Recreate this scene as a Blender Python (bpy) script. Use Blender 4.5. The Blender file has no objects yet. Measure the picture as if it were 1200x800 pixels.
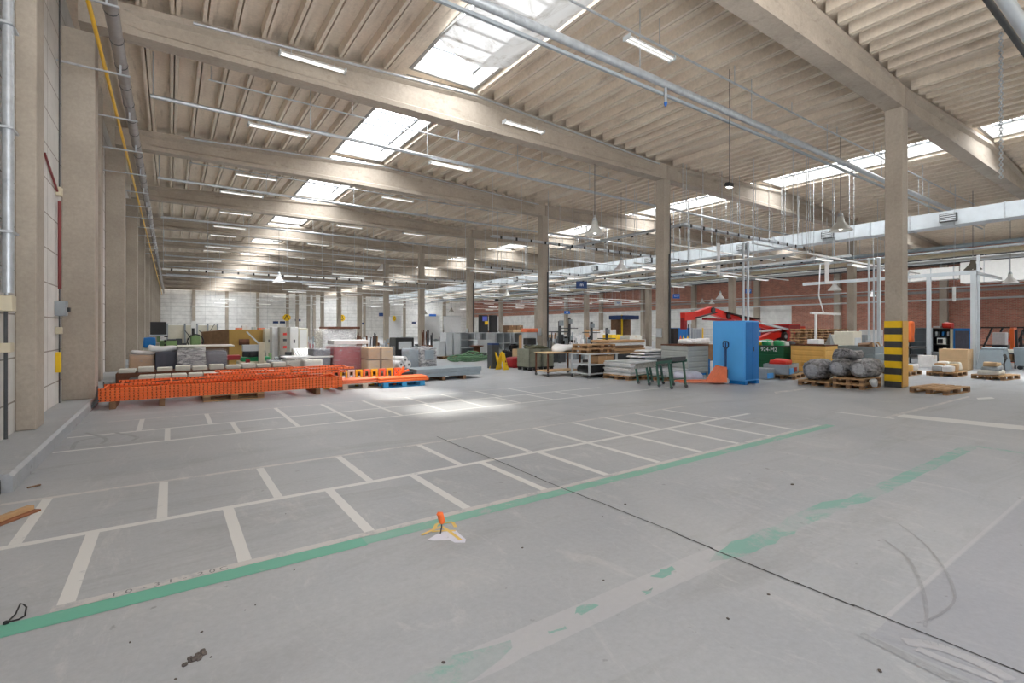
import bpy, bmesh, math, random
from mathutils import Vector, Matrix, noise
random.seed(7)
SC = bpy.context.scene
COL = SC.collection
PI = math.pi
# ------------------------------------------------------------------ camera frame (level camera, two horizontal vanishing points)
AN = math.atan(400/576); S_, C_ = math.sin(AN), math.cos(AN); FP = 576.0; EYE = 1.6; CX, CY = 600.0, 385.0
def W(px, py, z=0.0):
    d = (EYE-z)*FP/(py-CY); l = (px-CX)/FP*d
    return (d*S_+l*C_, d*C_-l*S_)
def onY(px, Y):
    t = (px-CX)/FP; return Y*(S_+t*C_)/(C_-t*S_)
def onX(px, X):
    t = (px-CX)/FP; return X*(C_-t*S_)/(S_+t*C_)
def Zat(py, X, Y):
    return EYE+(CY-py)*(X*S_+Y*C_)/FP
# ------------------------------------------------------------------ mesh builder
class MB:
    def __init__(s): s.v=[]; s.f=[]; s.m=[]; s.mi=0; s.sm=[]
    def add(s, vs, fs, smooth=False):
        o=len(s.v); s.v+= [tuple(v) for v in vs]
        for f in fs: s.f.append([i+o for i in f]); s.m.append(s.mi); s.sm.append(smooth)
        return s
    def box(s, x0,x1,y0,y1,z0,z1, b=0.0):
        if b<=0 or min(x1-x0,y1-y0,z1-z0)<=2*b:
            return s.add([(x0,y0,z0),(x1,y0,z0),(x1,y1,z0),(x0,y1,z0),(x0,y0,z1),(x1,y0,z1),(x1,y1,z1),(x0,y1,z1)],
                  [(0,3,2,1),(4,5,6,7),(0,1,5,4),(1,2,6,5),(2,3,7,6),(3,0,4,7)])
        bm=bmesh.new(); bmesh.ops.create_cube(bm,size=1)
        for v in bm.verts: v.co=Vector(((x0+x1)/2+v.co.x*(x1-x0),(y0+y1)/2+v.co.y*(y1-y0),(z0+z1)/2+v.co.z*(z1-z0)))
        bmesh.ops.bevel(bm,geom=bm.edges[:],offset=b,segments=1,affect='EDGES')
        return s.frombm(bm)
    def frombm(s,bm,smooth=False):
        bm.verts.index_update()
        s.add([v.co[:] for v in bm.verts],[[v.index for v in f.verts] for f in bm.faces],smooth); bm.free(); return s
    def hexa(s, pts): # 8 points bottom ring, top ring
        return s.add(pts,[(0,3,2,1),(4,5,6,7),(0,1,5,4),(1,2,6,5),(2,3,7,6),(3,0,4,7)])
    def bar(s,p,q,w,h=None,up=(0,0,1)):
        h=h or w; p=Vector(p); q=Vector(q); d=(q-p).normalized(); u=Vector(up)
        if abs(d.dot(u))>.98: u=Vector((0,1,0))
        r=d.cross(u).normalized()*w/2; u=r.cross(d).normalized()*h/2
        return s.add([p-r-u,p+r-u,q+r-u,q-r-u,p-r+u,p+r+u,q+r+u,q-r+u],[(0,3,2,1),(4,5,6,7),(0,1,5,4),(1,2,6,5),(2,3,7,6),(3,0,4,7)])
    def tube(s,pts,r,n=8,cap=True):
        pts=[Vector(p) for p in pts]; rr=r if isinstance(r,(list,tuple)) else [r]*len(pts)
        vs=[]; N=len(pts)
        for i,p in enumerate(pts):
            d=(pts[min(i+1,N-1)]-pts[max(i-1,0)]).normalized()
            u=Vector((0,0,1)) if abs(d.z)<.9 else Vector((1,0,0))
            a=d.cross(u).normalized(); b=a.cross(d).normalized()
            for k in range(n):
                t=2*PI*k/n; vs.append(p+(a*math.cos(t)+b*math.sin(t))*rr[i])
        fs=[]
        for i in range(N-1):
            for k in range(n): fs.append((i*n+k,i*n+(k+1)%n,(i+1)*n+(k+1)%n,(i+1)*n+k))
        s.add(vs,fs,True)
        if cap: s.add(vs[:n],[tuple(range(n))[::-1]]); s.add(vs[-n:],[tuple(range(n))])
        return s
    def lathe(s,prof,cx=0,cy=0,n=20,z=0):
        vs=[]; fs=[]
        for r,h in prof:
            for k in range(n):
                t=2*PI*k/n; vs.append((cx+r*math.cos(t),cy+r*math.sin(t),z+h))
        for i in range(len(prof)-1):
            for k in range(n): fs.append((i*n+k,i*n+(k+1)%n,(i+1)*n+(k+1)%n,(i+1)*n+k))
        return s.add(vs,fs,True)
    def poly(s,pts,z,h=0.0): # flat polygon extruded up
        n=len(pts)
        if h==0: return s.add([(x,y,z) for x,y in pts],[tuple(range(n))])
        return s.add([(x,y,z) for x,y in pts]+[(x,y,z+h) for x,y in pts],[tuple(range(n))[::-1],tuple(range(n,2*n))]+[(i,(i+1)%n,n+(i+1)%n,n+i) for i in range(n)])
    def profY(s,pts,y0,y1): # XZ profile extruded along Y
        n=len(pts)
        return s.add([(x,y0,z) for x,z in pts]+[(x,y1,z) for x,z in pts],[tuple(range(n)),tuple(range(n,2*n))[::-1]]+[(i,n+i,n+(i+1)%n,(i+1)%n) for i in range(n)])
    def profX(s,pts,x0,x1): # YZ profile extruded along X
        n=len(pts)
        return s.add([(x0,y,z) for y,z in pts]+[(x1,y,z) for y,z in pts],[tuple(range(n))[::-1],tuple(range(n,2*n))]+[(i,(i+1)%n,n+(i+1)%n,n+i) for i in range(n)])
    def lump(s,w,d,h,amp=.03,seg=5,seed=0,z0=0,rnd=0.0,cx=0,cy=0): # soft, irregular box standing on z0, centred on cx,cy
        bm=bmesh.new(); bmesh.ops.create_cube(bm,size=1); bmesh.ops.subdivide_edges(bm,edges=bm.edges[:],cuts=seg,use_grid_fill=True)
        for v in bm.verts:
            c=v.co.copy()
            if rnd>0:
                k=c.normalized()*.5*1.15; c=c.lerp(k,rnd)
            c=Vector((c.x*w,c.y*d,(c.z+.5)*h))
            q=Vector((c.x*2.3+seed*7.1,c.y*2.3,c.z*2.3)); c+=noise.noise_vector(q)*amp; c.z=max(c.z,0.0)
            v.co=c+Vector((cx,cy,z0))
        return s.frombm(bm,True)
    def mesh(s,name,mats):
        me=bpy.data.meshes.new(name); me.from_pydata(s.v,[],s.f); 
        for m in (mats if isinstance(mats,(list,tuple)) else [mats]): me.materials.append(m)
        me.polygons.foreach_set('material_index',s.m); me.polygons.foreach_set('use_smooth',s.sm)
        me.update(); return me
def obj(name,mb,mats,parent=None,loc=None,rz=0):
    o=bpy.data.objects.new(name, mb.mesh(name,mats) if isinstance(mb,MB) else mb); COL.objects.link(o)
    if parent: o.parent=parent
    if loc: o.location=loc
    if rz: o.rotation_euler=(0,0,rz)
    return o
def tag(o,label,cat,group=None,kind=None):
    if label: o['label']=label
    if cat: o['category']=cat
    if group: o['group']=group
    if kind: o['kind']=kind
    return o
def thing(name,label,cat,loc=(0,0,0),rz=0,group=None):
    o=bpy.data.objects.new(name,None); COL.objects.link(o); o.location=loc; o.rotation_euler=(0,0,rz); o.empty_display_size=.1
    return tag(o,label,cat,group)
def struct(name,mb,mats):
    o=obj(name,mb,mats); o['kind']='structure'; return o
def dup(root,loc,rz=0,label=None,group=None,scale=None):
    r=root.copy(); COL.objects.link(r); r.location=loc; r.rotation_euler=(0,0,rz)
    if scale: r.scale=scale
    if label: r['label']=label
    if group: r['group']=group
    for ch in list(root.children):
        c=ch.copy(); COL.objects.link(c); c.parent=r
        for g in list(ch.children):
            e=g.copy(); COL.objects.link(e); e.parent=c
    return r
ORD=['first','second','third','fourth','fifth','sixth','seventh','eighth','ninth','tenth','eleventh','twelfth','thirteenth','fourteenth','fifteenth','sixteenth','seventeenth','eighteenth','nineteenth','twentieth']
# ------------------------------------------------------------------ materials
MATS={}
def lin(c): return tuple((x/12.92 if x<=.04045 else ((x+.055)/1.055)**2.4) for x in c)
def newmat(name):
    m=bpy.data.materials.new(name); m.use_nodes=True; nt=m.node_tree; b=nt.nodes['Principled BSDF']; MATS[name]=m; return m,nt,b
def nd(nt,t,**k):
    n=nt.nodes.new(t)
    for a,v in k.items(): setattr(n,a,v)
    return n
def noise_n(nt,vec,scale,detail=4,rough=.6,dist=0):
    n=nd(nt,'ShaderNodeTexNoise'); n.inputs['Scale'].default_value=scale; n.inputs['Detail'].default_value=detail; n.inputs['Roughness'].default_value=rough; n.inputs['Distortion'].default_value=dist
    nt.links.new(vec,n.inputs['Vector']); return n.outputs['Fac']
def ramp(nt,fac,a,b,ca=(0,0,0),cb=(1,1,1)):
    r=nd(nt,'ShaderNodeValToRGB'); e=r.color_ramp.elements; e[0].position=a; e[1].position=b; e[0].color=(*ca,1); e[1].color=(*cb,1)
    nt.links.new(fac,r.inputs['Fac']); return r.outputs['Color']
def mixc(nt,fac,a,b,mode='MIX'):
    n=nd(nt,'ShaderNodeMix',data_type='RGBA',blend_type=mode)
    for i,x in ((0,fac),(6,a),(7,b)):
        if isinstance(x,(int,float)): n.inputs[i].default_value=x
        elif isinstance(x,tuple): n.inputs[i].default_value=(*x,1)
        else: nt.links.new(x,n.inputs[i])
    return n.outputs[2]
def coords(nt,scale=(1,1,1),kind='Object'):
    tc=nd(nt,'ShaderNodeTexCoord'); mp=nd(nt,'ShaderNodeMapping'); mp.inputs['Scale'].default_value=scale
    nt.links.new(tc.outputs[kind],mp.inputs['Vector']); return mp.outputs['Vector']
def bump(nt,b,h,st=.3,dist=.01):
    n=nd(nt,'ShaderNodeBump'); n.inputs['Strength'].default_value=st; n.inputs['Distance'].default_value=dist
    nt.links.new(h,n.inputs['Height']); nt.links.new(n.outputs['Normal'],b.inputs['Normal'])
def plain(name,c,rough=.55,metal=0.0,var=.12,sc=6.0,c2=None,amt=.5,bp=0.0,cs=(1,1,1)):
    if name in MATS: return MATS[name]
    m,nt,b=newmat(name); c=lin(c); v=coords(nt,cs)
    f=noise_n(nt,v,sc,5,.6)
    dark=tuple(x*(1-var) for x in c); light=tuple(min(1,x*(1+var)) for x in c)
    col=ramp(nt,f,.3,.7,dark,light)
    if c2:
        f2=noise_n(nt,v,sc*.45,6,.7); col=mixc(nt,ramp(nt,f2,amt,amt+.12),col,lin(c2))
    nt.links.new(col,b.inputs['Base Color']); b.inputs['Roughness'].default_value=rough; b.inputs['Metallic'].default_value=metal
    if bp: bump(nt,b,f,bp,.01)
    return m
def concrete(name,c,c2,stain,sc=1.0,st=(1,1,1),bp=.25,stamt=.62):
    m,nt,b=newmat(name); v=coords(nt,(1,1,1)); vs=coords(nt,st)
    big=noise_n(nt,v,.6*sc,5,.6,.4); fine=noise_n(nt,v,14*sc,6,.7); streak=noise_n(nt,vs,2.2*sc,6,.65,.3)
    col=mixc(nt,ramp(nt,big,.3,.7),lin(c),lin(c2))
    col=mixc(nt,ramp(nt,streak,stamt,stamt+.2,(0,0,0),(.75,.75,.75)),col,lin(stain))
    g=ramp(nt,fine,.25,.75,(.86,.86,.86),(1.1,1.1,1.1)); col=mixc(nt,1.0,col,g,'MULTIPLY')
    nt.links.new(col,b.inputs['Base Color']); b.inputs['Roughness'].default_value=.82; bump(nt,b,fine,bp,.006)
    return m
def floorbase(nt):
    v=coords(nt); vs=coords(nt,(.35,1.6,1)); vy=coords(nt,(1.5,.5,1))
    big=noise_n(nt,v,.33,5,.6,.6); mid=noise_n(nt,vs,1.1,7,.7,.8); fine=noise_n(nt,v,24,6,.75); sp=noise_n(nt,v,9,3,.5)
    col=mixc(nt,ramp(nt,big,.36,.64),lin((.635,.65,.67)),lin((.69,.70,.71)))
    col=mixc(nt,ramp(nt,mid,.52,.72,(0,0,0),(.55,.55,.55)),col,lin((.56,.565,.565)))
    scr=noise_n(nt,vy,1.3,9,.82,1.5); col=mixc(nt,ramp(nt,scr,.54,.72,(0,0,0),(.7,.7,.7)),col,lin((.77,.77,.765)))
    # bluish grey coat in the near right corner: x>3.4 and y<2
    tc=nd(nt,'ShaderNodeTexCoord'); sx=nd(nt,'ShaderNodeSeparateXYZ'); nt.links.new(tc.outputs['Object'],sx.inputs[0])
    def step(sock,val,gt=True):
        n=nd(nt,'ShaderNodeMath',operation='GREATER_THAN' if gt else 'LESS_THAN'); nt.links.new(sock,n.inputs[0]); n.inputs[1].default_value=val; return n.outputs[0]
    mm=nd(nt,'ShaderNodeMath',operation='MULTIPLY'); nt.links.new(step(sx.outputs[1],1.04,False),mm.inputs[0]); nt.links.new(step(sx.outputs[0],3.0),mm.inputs[1])
    m2=nd(nt,'ShaderNodeMath',operation='MULTIPLY'); nt.links.new(mm.outputs[0],m2.inputs[0]); m2.inputs[1].default_value=.55
    col=mixc(nt,m2.outputs[0],col,lin((.60,.61,.645)))
    dots=ramp(nt,sp,.71,.75,(0,0,0),(.45,.45,.45)); col=mixc(nt,dots,col,lin((.42,.41,.39)))
    g=ramp(nt,fine,.25,.75,(.9,.9,.9),(1.08,1.08,1.08)); return mixc(nt,1.0,col,g,'MULTIPLY'),fine,v
def mat_floor():
    m,nt,b=newmat('floor_concrete'); col,fine,v=floorbase(nt)
    nt.links.new(col,b.inputs['Base Color']); b.inputs['Roughness'].default_value=.5; b.inputs['Specular IOR Level'].default_value=.35
    bump(nt,b,fine,.12,.004); return m
def mat_paint(name,c,wear,sc=3.0,op=.95):
    m,nt,b=newmat(name); col,fine,v=floorbase(nt)
    w1=noise_n(nt,v,sc,8,.78,.6)
    k=ramp(nt,w1,wear,wear+.09,(op,op,op),(.12,.12,.12))
    col=mixc(nt,k,col,lin(c)); nt.links.new(col,b.inputs['Base Color']); b.inputs['Roughness'].default_value=.55; return m
def mat_brick(name,c1,c2,mortar,bw,bh,ms,axes='YZ',rough=.85,off=.5):
    m,nt,b=newmat(name); tc=nd(nt,'ShaderNodeTexCoord'); s=nd(nt,'ShaderNodeSeparateXYZ'); c=nd(nt,'ShaderNodeCombineXYZ')
    nt.links.new(tc.outputs['Object'],s.inputs[0]); nt.links.new(s.outputs['XYZ'.index(axes[0])],c.inputs[0]); nt.links.new(s.outputs['XYZ'.index(axes[1])],c.inputs[1])
    t=nd(nt,'ShaderNodeTexBrick'); t.offset=off; t.inputs['Scale'].default_value=1; t.inputs['Brick Width'].default_value=bw; t.inputs['Row Height'].default_value=bh; t.inputs['Mortar Size'].default_value=ms
    t.inputs['Color1'].default_value=(*lin(c1),1); t.inputs['Color2'].default_value=(*lin(c2),1); t.inputs['Mortar'].default_value=(*lin(mortar),1)
    nt.links.new(c.outputs[0],t.inputs['Vector']); v=coords(nt)
    f=noise_n(nt,v,1.2,6,.7); col=mixc(nt,1.0,t.outputs['Color'],ramp(nt,f,.3,.7,(.82,.82,.82),(1.1,1.1,1.1)),'MULTIPLY')
    nt.links.new(col,b.inputs['Base Color']); b.inputs['Roughness'].default_value=rough; bump(nt,b,t.outputs['Fac'],-.3,.005) if False else None
    return m
def mat_emit(name,c,st,transp=0.0):
    m,nt,b=newmat(name); nt.nodes.remove(b); e=nd(nt,'ShaderNodeEmission'); e.inputs[0].default_value=(*c,1); e.inputs[1].default_value=st
    out=nt.nodes['Material Output']
    if transp>0:
        t=nd(nt,'ShaderNodeBsdfTransparent'); mx=nd(nt,'ShaderNodeMixShader'); mx.inputs[0].default_value=transp
        nt.links.new(e.outputs[0],mx.inputs[1]); nt.links.new(t.outputs[0],mx.inputs[2]); nt.links.new(mx.outputs[0],out.inputs[0])
    else: nt.links.new(e.outputs[0],out.inputs[0])
    return m
def mat_film(name,tint=(.95,.96,1),cover=.45,sc=(2.0,2.0,9.0)):
    m,nt,b=newmat(name); v=coords(nt,sc); f=noise_n(nt,v,1.6,7,.75,2.0)
    b.inputs['Base Color'].default_value=(*tint,1); b.inputs['Roughness'].default_value=.22; b.inputs['Specular IOR Level'].default_value=.7
    t=nd(nt,'ShaderNodeBsdfTransparent'); mx=nd(nt,'ShaderNodeMixShader'); nt.links.new(ramp(nt,f,.62-cover*.5,.9-cover*.4,(.16,.16,.16),(.95,.95,.95)),mx.inputs[0])
    nt.links.new(t.outputs[0],mx.inputs[1]); nt.links.new(b.outputs[0],mx.inputs[2]); nt.links.new(mx.outputs[0],nt.nodes['Material Output'].inputs[0]); bump(nt,b,f,.6,.02); return m
SKY_E=17.0; LAMP_E=1.3
m_floor=mat_floor()
m_white_line=mat_paint('floor_paint_white',(.84,.84,.83),.60,3.2)
m_pale_line=mat_paint('floor_paint_worn_white',(.80,.785,.77),.50,4.0,.8)
m_green=mat_paint('floor_paint_green',(.46,.70,.62),.51,2.4,.85)
m_green_dark=mat_paint('floor_paint_fresh_green',(.38,.69,.59),.60,1.6,.9)
m_green_worn=mat_paint('floor_paint_worn_green',(.47,.67,.62),.47,1.5,.85)
m_ghost=mat_paint('floor_paint_ghost',(.74,.74,.75),.60,1.5,.45)
m_yellow_spray=mat_paint('spray_yellow',(.93,.78,.32),.56,16,.85)
m_white_spray=mat_paint('spray_white',(.88,.88,.93),.56,14,.9)
m_tyre=mat_paint('tyre_mark',(.47,.47,.47),.50,8,.40)
m_crack=plain('crack_dark',(.25,.245,.24),.9)
m_ceil=concrete('roof_concrete',(.91,.865,.80),(.84,.785,.72),(.66,.60,.54),.9,(3.5,.35,1),.3,.56)
m_beam=concrete('beam_concrete',(.71,.665,.61),(.62,.58,.53),(.48,.44,.39),1.0,(.9,1,2.2),.25,.57)
m_col=concrete('column_concrete',(.72,.68,.625),(.64,.60,.55),(.52,.48,.43),1.1,(3,3,.5),.3,.64)
m_upstand=concrete('upstand_pale',(.66,.66,.65),(.58,.575,.56),(.48,.46,.44),1.2)
m_block=mat_brick('white_blocks',(.86,.85,.835),(.83,.82,.80),(.60,.57,.54),3.9,.6,.012,'YZ',off=0)
m_brick=mat_brick('red_brick',(.76,.50,.42),(.65,.42,.35),(.70,.62,.57),.30,.10,.012,'YZ')
m_white_pan=mat_brick('white_wall_panel',(.95,.95,.94),(.93,.93,.92),(.82,.82,.81),4.47,.62,.03,'XZ',off=0)
m_white_low=mat_brick('white_painted_wall',(.92,.92,.91),(.90,.90,.89),(.82,.82,.81),6.0,.9,.02,'YZ',off=0)
m_sky=mat_emit('skylight_glazing',(.96,.98,1.0),SKY_E,.50)
m_tube=mat_emit('lamp_tube',(1,.98,.94),LAMP_E)
m_lampglow=mat_emit('dome_bulb',(1,.97,.9),3.0)
m_bar=plain('glazing_bar',(.30,.31,.32),.5)
m_galv=plain('galvanised_steel',(.74,.76,.78),.38,.55,.14,8,(.62,.64,.67),.6)
m_duct=plain('duct_sheet',(.80,.83,.85),.40,.35,.06,3)
m_whitem=plain('white_enamel',(.90,.90,.89),.4,0,.04)
m_greym=plain('grey_enamel',(.60,.63,.65),.5,0,.08)
m_lgrey=plain('light_grey_enamel',(.76,.78,.79),.5,0,.06)
m_dgrey=plain('dark_grey_metal',(.28,.29,.30),.5,.2,.15)
m_black=plain('black_plastic',(.12,.12,.125),.5,0,.2)
m_rust=plain('rusty_steel',(.42,.27,.20),.8,.2,.3,9)
m_orange=plain('orange_lacquer',(.98,.46,.20),.5,0,.08,5,(.90,.38,.14),.66)
m_orange2=plain('faded_orange',(.93,.50,.34),.5,0,.10)
m_hole=plain('slot_dark',(.42,.15,.07),.9)
m_yellow=plain('yellow_paint',(.95,.78,.10),.5,0,.06,5,(.85,.66,.12),.66)
m_yelpipe=plain('yellow_pipe',(.93,.73,.10),.4,0,.05)
m_ochre=plain('ochre_paint',(.86,.66,.32),.55,0,.08,5,(.74,.54,.28),.6)
m_bandblk=plain('band_black',(.24,.245,.25),.6,0,.15)
m_blue=plain('blue_lacquer',(.34,.68,.95),.35,0,.03,2)
m_blue2=plain('blue_enamel',(.08,.46,.76),.4,0,.05)
m_bluepal=plain('blue_pallet_paint',(.25,.60,.80),.7,0,.12)
m_navy=plain('navy_sign',(.10,.22,.42),.5,0,.04)
m_signblue=plain('sign_blue',(.13,.40,.75),.45,0,.03)
m_greenc=plain('green_container',(.07,.36,.22),.5,0,.08,5,(.05,.28,.17),.6)
m_greenm=plain('machine_green',(.50,.62,.40),.5,0,.06)
m_greend=plain('dark_green_frame',(.22,.38,.33),.5,0,.1)
m_greenb=plain('bright_green',(.10,.58,.35),.5,0,.1)
m_hose=plain('hose_green',(.40,.55,.42),.6,0,.3,20)
m_red=plain('red_lacquer',(.88,.17,.12),.4,0,.06)
m_dred=plain('dark_red',(.62,.10,.12),.5,0,.1)
m_conred=plain('conduit_red',(.50,.20,.20),.5,0,.08)
m_yelcont=plain('yellow_container_paint',(.93,.75,.42),.55,0,.06,5,(.80,.58,.30),.6)
m_beige=plain('beige_enamel',(.80,.76,.66),.5,0,.05)
m_cream=plain('cream_panel',(.84,.82,.75),.55,0,.05)
m_wood=plain('pallet_wood',(.72,.58,.42),.8,0,.18,7,(.55,.43,.32),.58,.3,(1,1,1))
m_wood2=plain('dark_wood',(.50,.38,.28),.8,0,.2,7,None,.5,.3)
m_ply=plain('brown_plywood',(.68,.54,.27),.6,0,.06,2,(.60,.47,.24),.58)
m_card=plain('cardboard',(.76,.61,.45),.85,0,.06,4)
m_card2=plain('pale_cardboard',(.80,.68,.53),.85,0,.06,4)
m_carton=plain('pale_carton',(.85,.84,.80),.75,0,.05)
m_paper=plain('white_goods',(.90,.90,.90),.6,0,.08)
m_mesh=plain('grey_green_plastic',(.56,.57,.51),.7,0,.12)
m_mattress=plain('fabric_grey',(.55,.55,.53),.9,0,.3,14,None,.5,.6)
m_redload=plain('red_load',(.66,.14,.20),.5,0,.15)
m_dload=plain('dark_load',(.30,.31,.36),.5,0,.15)
m_steelblue=plain('blue_grey_steel',(.60,.65,.68),.5,.2,.06)
m_contgrey=plain('container_grey',(.56,.61,.64),.55,.1,.06,5,(.50,.54,.56),.62)
m_contlight=plain('container_light_grey',(.68,.70,.69),.55,.1,.05,5,(.60,.62,.61),.64)
m_film=mat_film('stretch_film',(.95,.96,1),.10,(1.2,1.2,6)); m_film2=mat_film('stretch_film_dense',(.95,.95,.95),.40,(1.2,1.2,5))
m_sheet=newmat('plastic_sheet')[0]
def _sheet():
    nt=m_sheet.node_tree; b=nt.nodes['Principled BSDF']; v=coords(nt,(1,1,1)); f=noise_n(nt,v,1.0,6,.7,1.0)
    c=mixc(nt,ramp(nt,f,.50,.68),lin((.74,.74,.735)),lin((.50,.46,.41))); nt.links.new(c,b.inputs['Base Color']); b.inputs['Roughness'].default_value=.4
    t=nd(nt,'ShaderNodeBsdfTranslucent'); mx=nd(nt,'ShaderNodeMixShader'); mx.inputs[0].default_value=.07; nt.links.new(c,t.inputs[0])
    nt.links.new(b.outputs[0],mx.inputs[1]); nt.links.new(t.outputs[0],mx.inputs[2]); tr=nd(nt,'ShaderNodeBsdfTransparent'); m2=nd(nt,'ShaderNodeMixShader'); m2.inputs[0].default_value=.03; nt.links.new(mx.outputs[0],m2.inputs[1]); nt.links.new(tr.outputs[0],m2.inputs[2]); nt.links.new(m2.outputs[0],nt.nodes['Material Output'].inputs[0])
_sheet()
m_filmroll=plain('dark_plastic_wrap',(.56,.56,.57),.35,0,.55,9,(.25,.25,.26),.50,1.0,(.5,2,2))
m_signwhite=plain('sign_white',(.93,.94,.95),.5,0,.02)
m_lens=plain('screen_dark',(.10,.11,.13),.25,0,.1)
# ------------------------------------------------------------------ hall grid
XA,XB,XC,XL=16.4,34.3,52.2,-1.5; SPAN=17.9; BAY=7.8; Y0=5.08; ZB=7.6; WALLX=-1.77; KX=-1.27; YEND=91.6
def FY(k): return Y0+BAY*k
NK=11
def ztop(u): return 8.17+.45*(1-abs(u-SPAN/2)/(SPAN/2))
# floor with its painted markings in the same surface
fl=MB(); fl.box(KX-.6,XC+1,-3.4,YEND+1,-.3,0)
zc=[0]
def strip(mi,x0,x1,y0,y1,z=.0015):
    zc[0]+=1; z+=zc[0]*1.2e-6; fl.mi=mi; fl.add([(x0,y0,z),(x1,y0,z),(x1,y1,z),(x0,y1,z)],[(0,1,2,3)]); fl.mi=0
def qstrip(mi,pts,z=.0015): zc[0]+=1; z+=zc[0]*1.2e-6; fl.mi=mi; fl.add([(x,y,z) for x,y in pts],[tuple(range(len(pts)))]); fl.mi=0
WL,PL,GR,GD,GW,GH,YS,WS,TY,CR,TX=1,2,3,4,5,6,7,8,9,10,11
# block one: two rows of cells
strip(PL,-.56,8.85,3.755,3.83,.002); strip(GR,-2.0,9.0,3.61,3.752,.0018); strip(GD,-2.0,1.2,3.595,3.75,.0021)
strip(WL,KX,8.95,5.02,5.10); strip(PL,KX,8.8,6.28,6.35)
for i,x in enumerate((-.5,.42,1.29,2.17,3.05,3.92,4.80,5.65,6.50,7.34,8.13)): strip(WL,x-.042,x+.042,3.83,5.02,.0022)
for x in (-.95,-.06,.84,1.72,2.80,3.84,4.80,5.62,6.40,7.2,8.0): strip(WL,x-.038,x+.038,5.10,6.28,.0022)
# block two
strip(WL,KX+.02,11.2,8.55,8.62); strip(WL,KX+.02,9.6,9.60,9.67); strip(PL,-.9,9.0,10.84,10.90)
for x in (-.04,.86,1.72,2.62,3.5,4.4,5.3,6.2,7.1,8.0): strip(WL,x-.035,x+.035,8.62,9.60,.0022)
for x in (-.41,.55,1.73,2.62,3.5,4.5,5.4,6.4,7.4): strip(WL,x-.035,x+.035,9.67,10.84,.0022)
# second green band, ragged and partly gone, and its cross band
def ragged(mi,x0,x1,yc,w,seed,step=.13,z=.0017,jag=.022):
    r=random.Random(seed); n=max(3,int((x1-x0)/step)); lo=[];hi=[]
    for i in range(n+1):
        x=x0+(x1-x0)*i/n; e=min(1,min(i,n-i)*.6+.25)
        lo.append((x+r.uniform(-.03,.03),yc-w/2*e+r.uniform(-jag,jag))); hi.append((x+r.uniform(-.03,.03),yc+w/2*e+r.uniform(-jag,jag)))
    for i in range(n): qstrip(mi,[lo[i],lo[i+1],hi[i+1],hi[i]],z)
ragged(GH,.9,3.4,2.03,.20,1,z=.0013,jag=.006); ragged(GW,3.05,5.2,1.99,.17,2); ragged(GW,5.1,9.05,1.93,.15,3,jag=.008)
ragged(GW,.75,1.42,2.04,.17,4); ragged(GW,1.62,1.74,2.0,.05,5,.05); ragged(GW,1.86,2.02,2.06,.08,6,.05); ragged(GW,2.35,2.45,1.99,.05,7,.05); ragged(GW,2.56,2.78,2.08,.08,8,.05)
strip(GW,8.95,9.06,-3,1.9,.0016)
# right hand white lines
qstrip(WL,[(10.45,4.30),(10.52,4.22),(10.62,3.3),(10.52,3.3)]); qstrip(WL,[W(1050,484.5),W(1052,488.5),W(1215,505.5),W(1218,500.5)])
qstrip(PL,[W(1038,488),W(1041,490),W(1137,465),W(1134,464)]); qstrip(WL,[W(1144,466),W(1146,468),W(1166,467),W(1162,465)])
qstrip(PL,[W(907,459),W(909,461),W(945,456),W(942,455)])
# expansion joint and worn screed edge
r_=random.Random(3); y=-3
while y<6.4:
    x=3.24+.012*math.sin(y*3)+r_.uniform(-.004,.004); strip(CR,x-.004-r_.uniform(0,.004),x+.004,y,y+.32,.0026); y+=.3
qstrip(GH,[W(1036,722),W(1044,722),W(1205,580),W(1200,580)],.0019)
qstrip(TY,[W(1006,745),W(1011,741),W(1135,800),W(1118,802)],.0019)
# tyre marks
def arc(mi,cx,cy,r,a0,a1,w,z=.0024,n=26):
    for i in range(n):
        t0=math.radians(a0+(a1-a0)*i/n); t1=math.radians(a0+(a1-a0)*(i+1)/n)
        qstrip(mi,[(cx+(r-w/2)*math.cos(t0),cy+(r-w/2)*math.sin(t0)),(cx+(r-w/2)*math.cos(t1),cy+(r-w/2)*math.sin(t1)),(cx+(r+w/2)*math.cos(t1),cy+(r+w/2)*math.sin(t1)),(cx+(r+w/2)*math.cos(t0),cy+(r+w/2)*math.sin(t0))],z)
def path(mi,pp,w,z=.0024):
    P=[Vector((*W(*p),0)) for p in pp]; n=24; Q=[]
    for i in range(len(P)-1):
        for k in range(6):
            t=k/6; a=P[max(i-1,0)];b=P[i];c=P[i+1];d=P[min(i+2,len(P)-1)]
            Q.append(.5*((2*b)+(c-a)*t+(2*a-5*b+4*c-d)*t*t+(3*b-a-3*c+d)*t**3))
    Q.append(P[-1])
    for i in range(len(Q)-1):
        t=(Q[i+1]-Q[i]).normalized(); n_=Vector((-t.y,t.x,0))*w/2
        qstrip(mi,[(Q[i]-n_)[:2],(Q[i+1]-n_)[:2],(Q[i+1]+n_)[:2],(Q[i]+n_)[:2]],z)
path(GH,[(1075,775-15),(1110,775),(1150,790),(1175,800)],.05,.0019); path(GH,[(1060,752),(1100,758),(1150,778),(1185,797)],.07,.002)
path(TY,[(1035,632),(1062,652),(1078,680),(1086,712),(1084,735)],.016); path(TY,[(1053,614),(1082,636),(1108,668),(1119,700),(1102,720),(1075,730)],.014)
path(TY,[(84,527),(92,517),(120,512),(155,508)],.05); path(TY,[(100,507),(124,514),(118,520)],.05); path(TY,[(135,507),(160,512),(155,516)],.05)
# spray marks round the marker
sx,sy=1.74,3.47
qstrip(WS,[W(500,633),W(508,634),W(527,633),W(533,636),W(545,636),W(546,632),(W(540,627)),W(535,622),W(520,623),W(510,627)],.0022)

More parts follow.
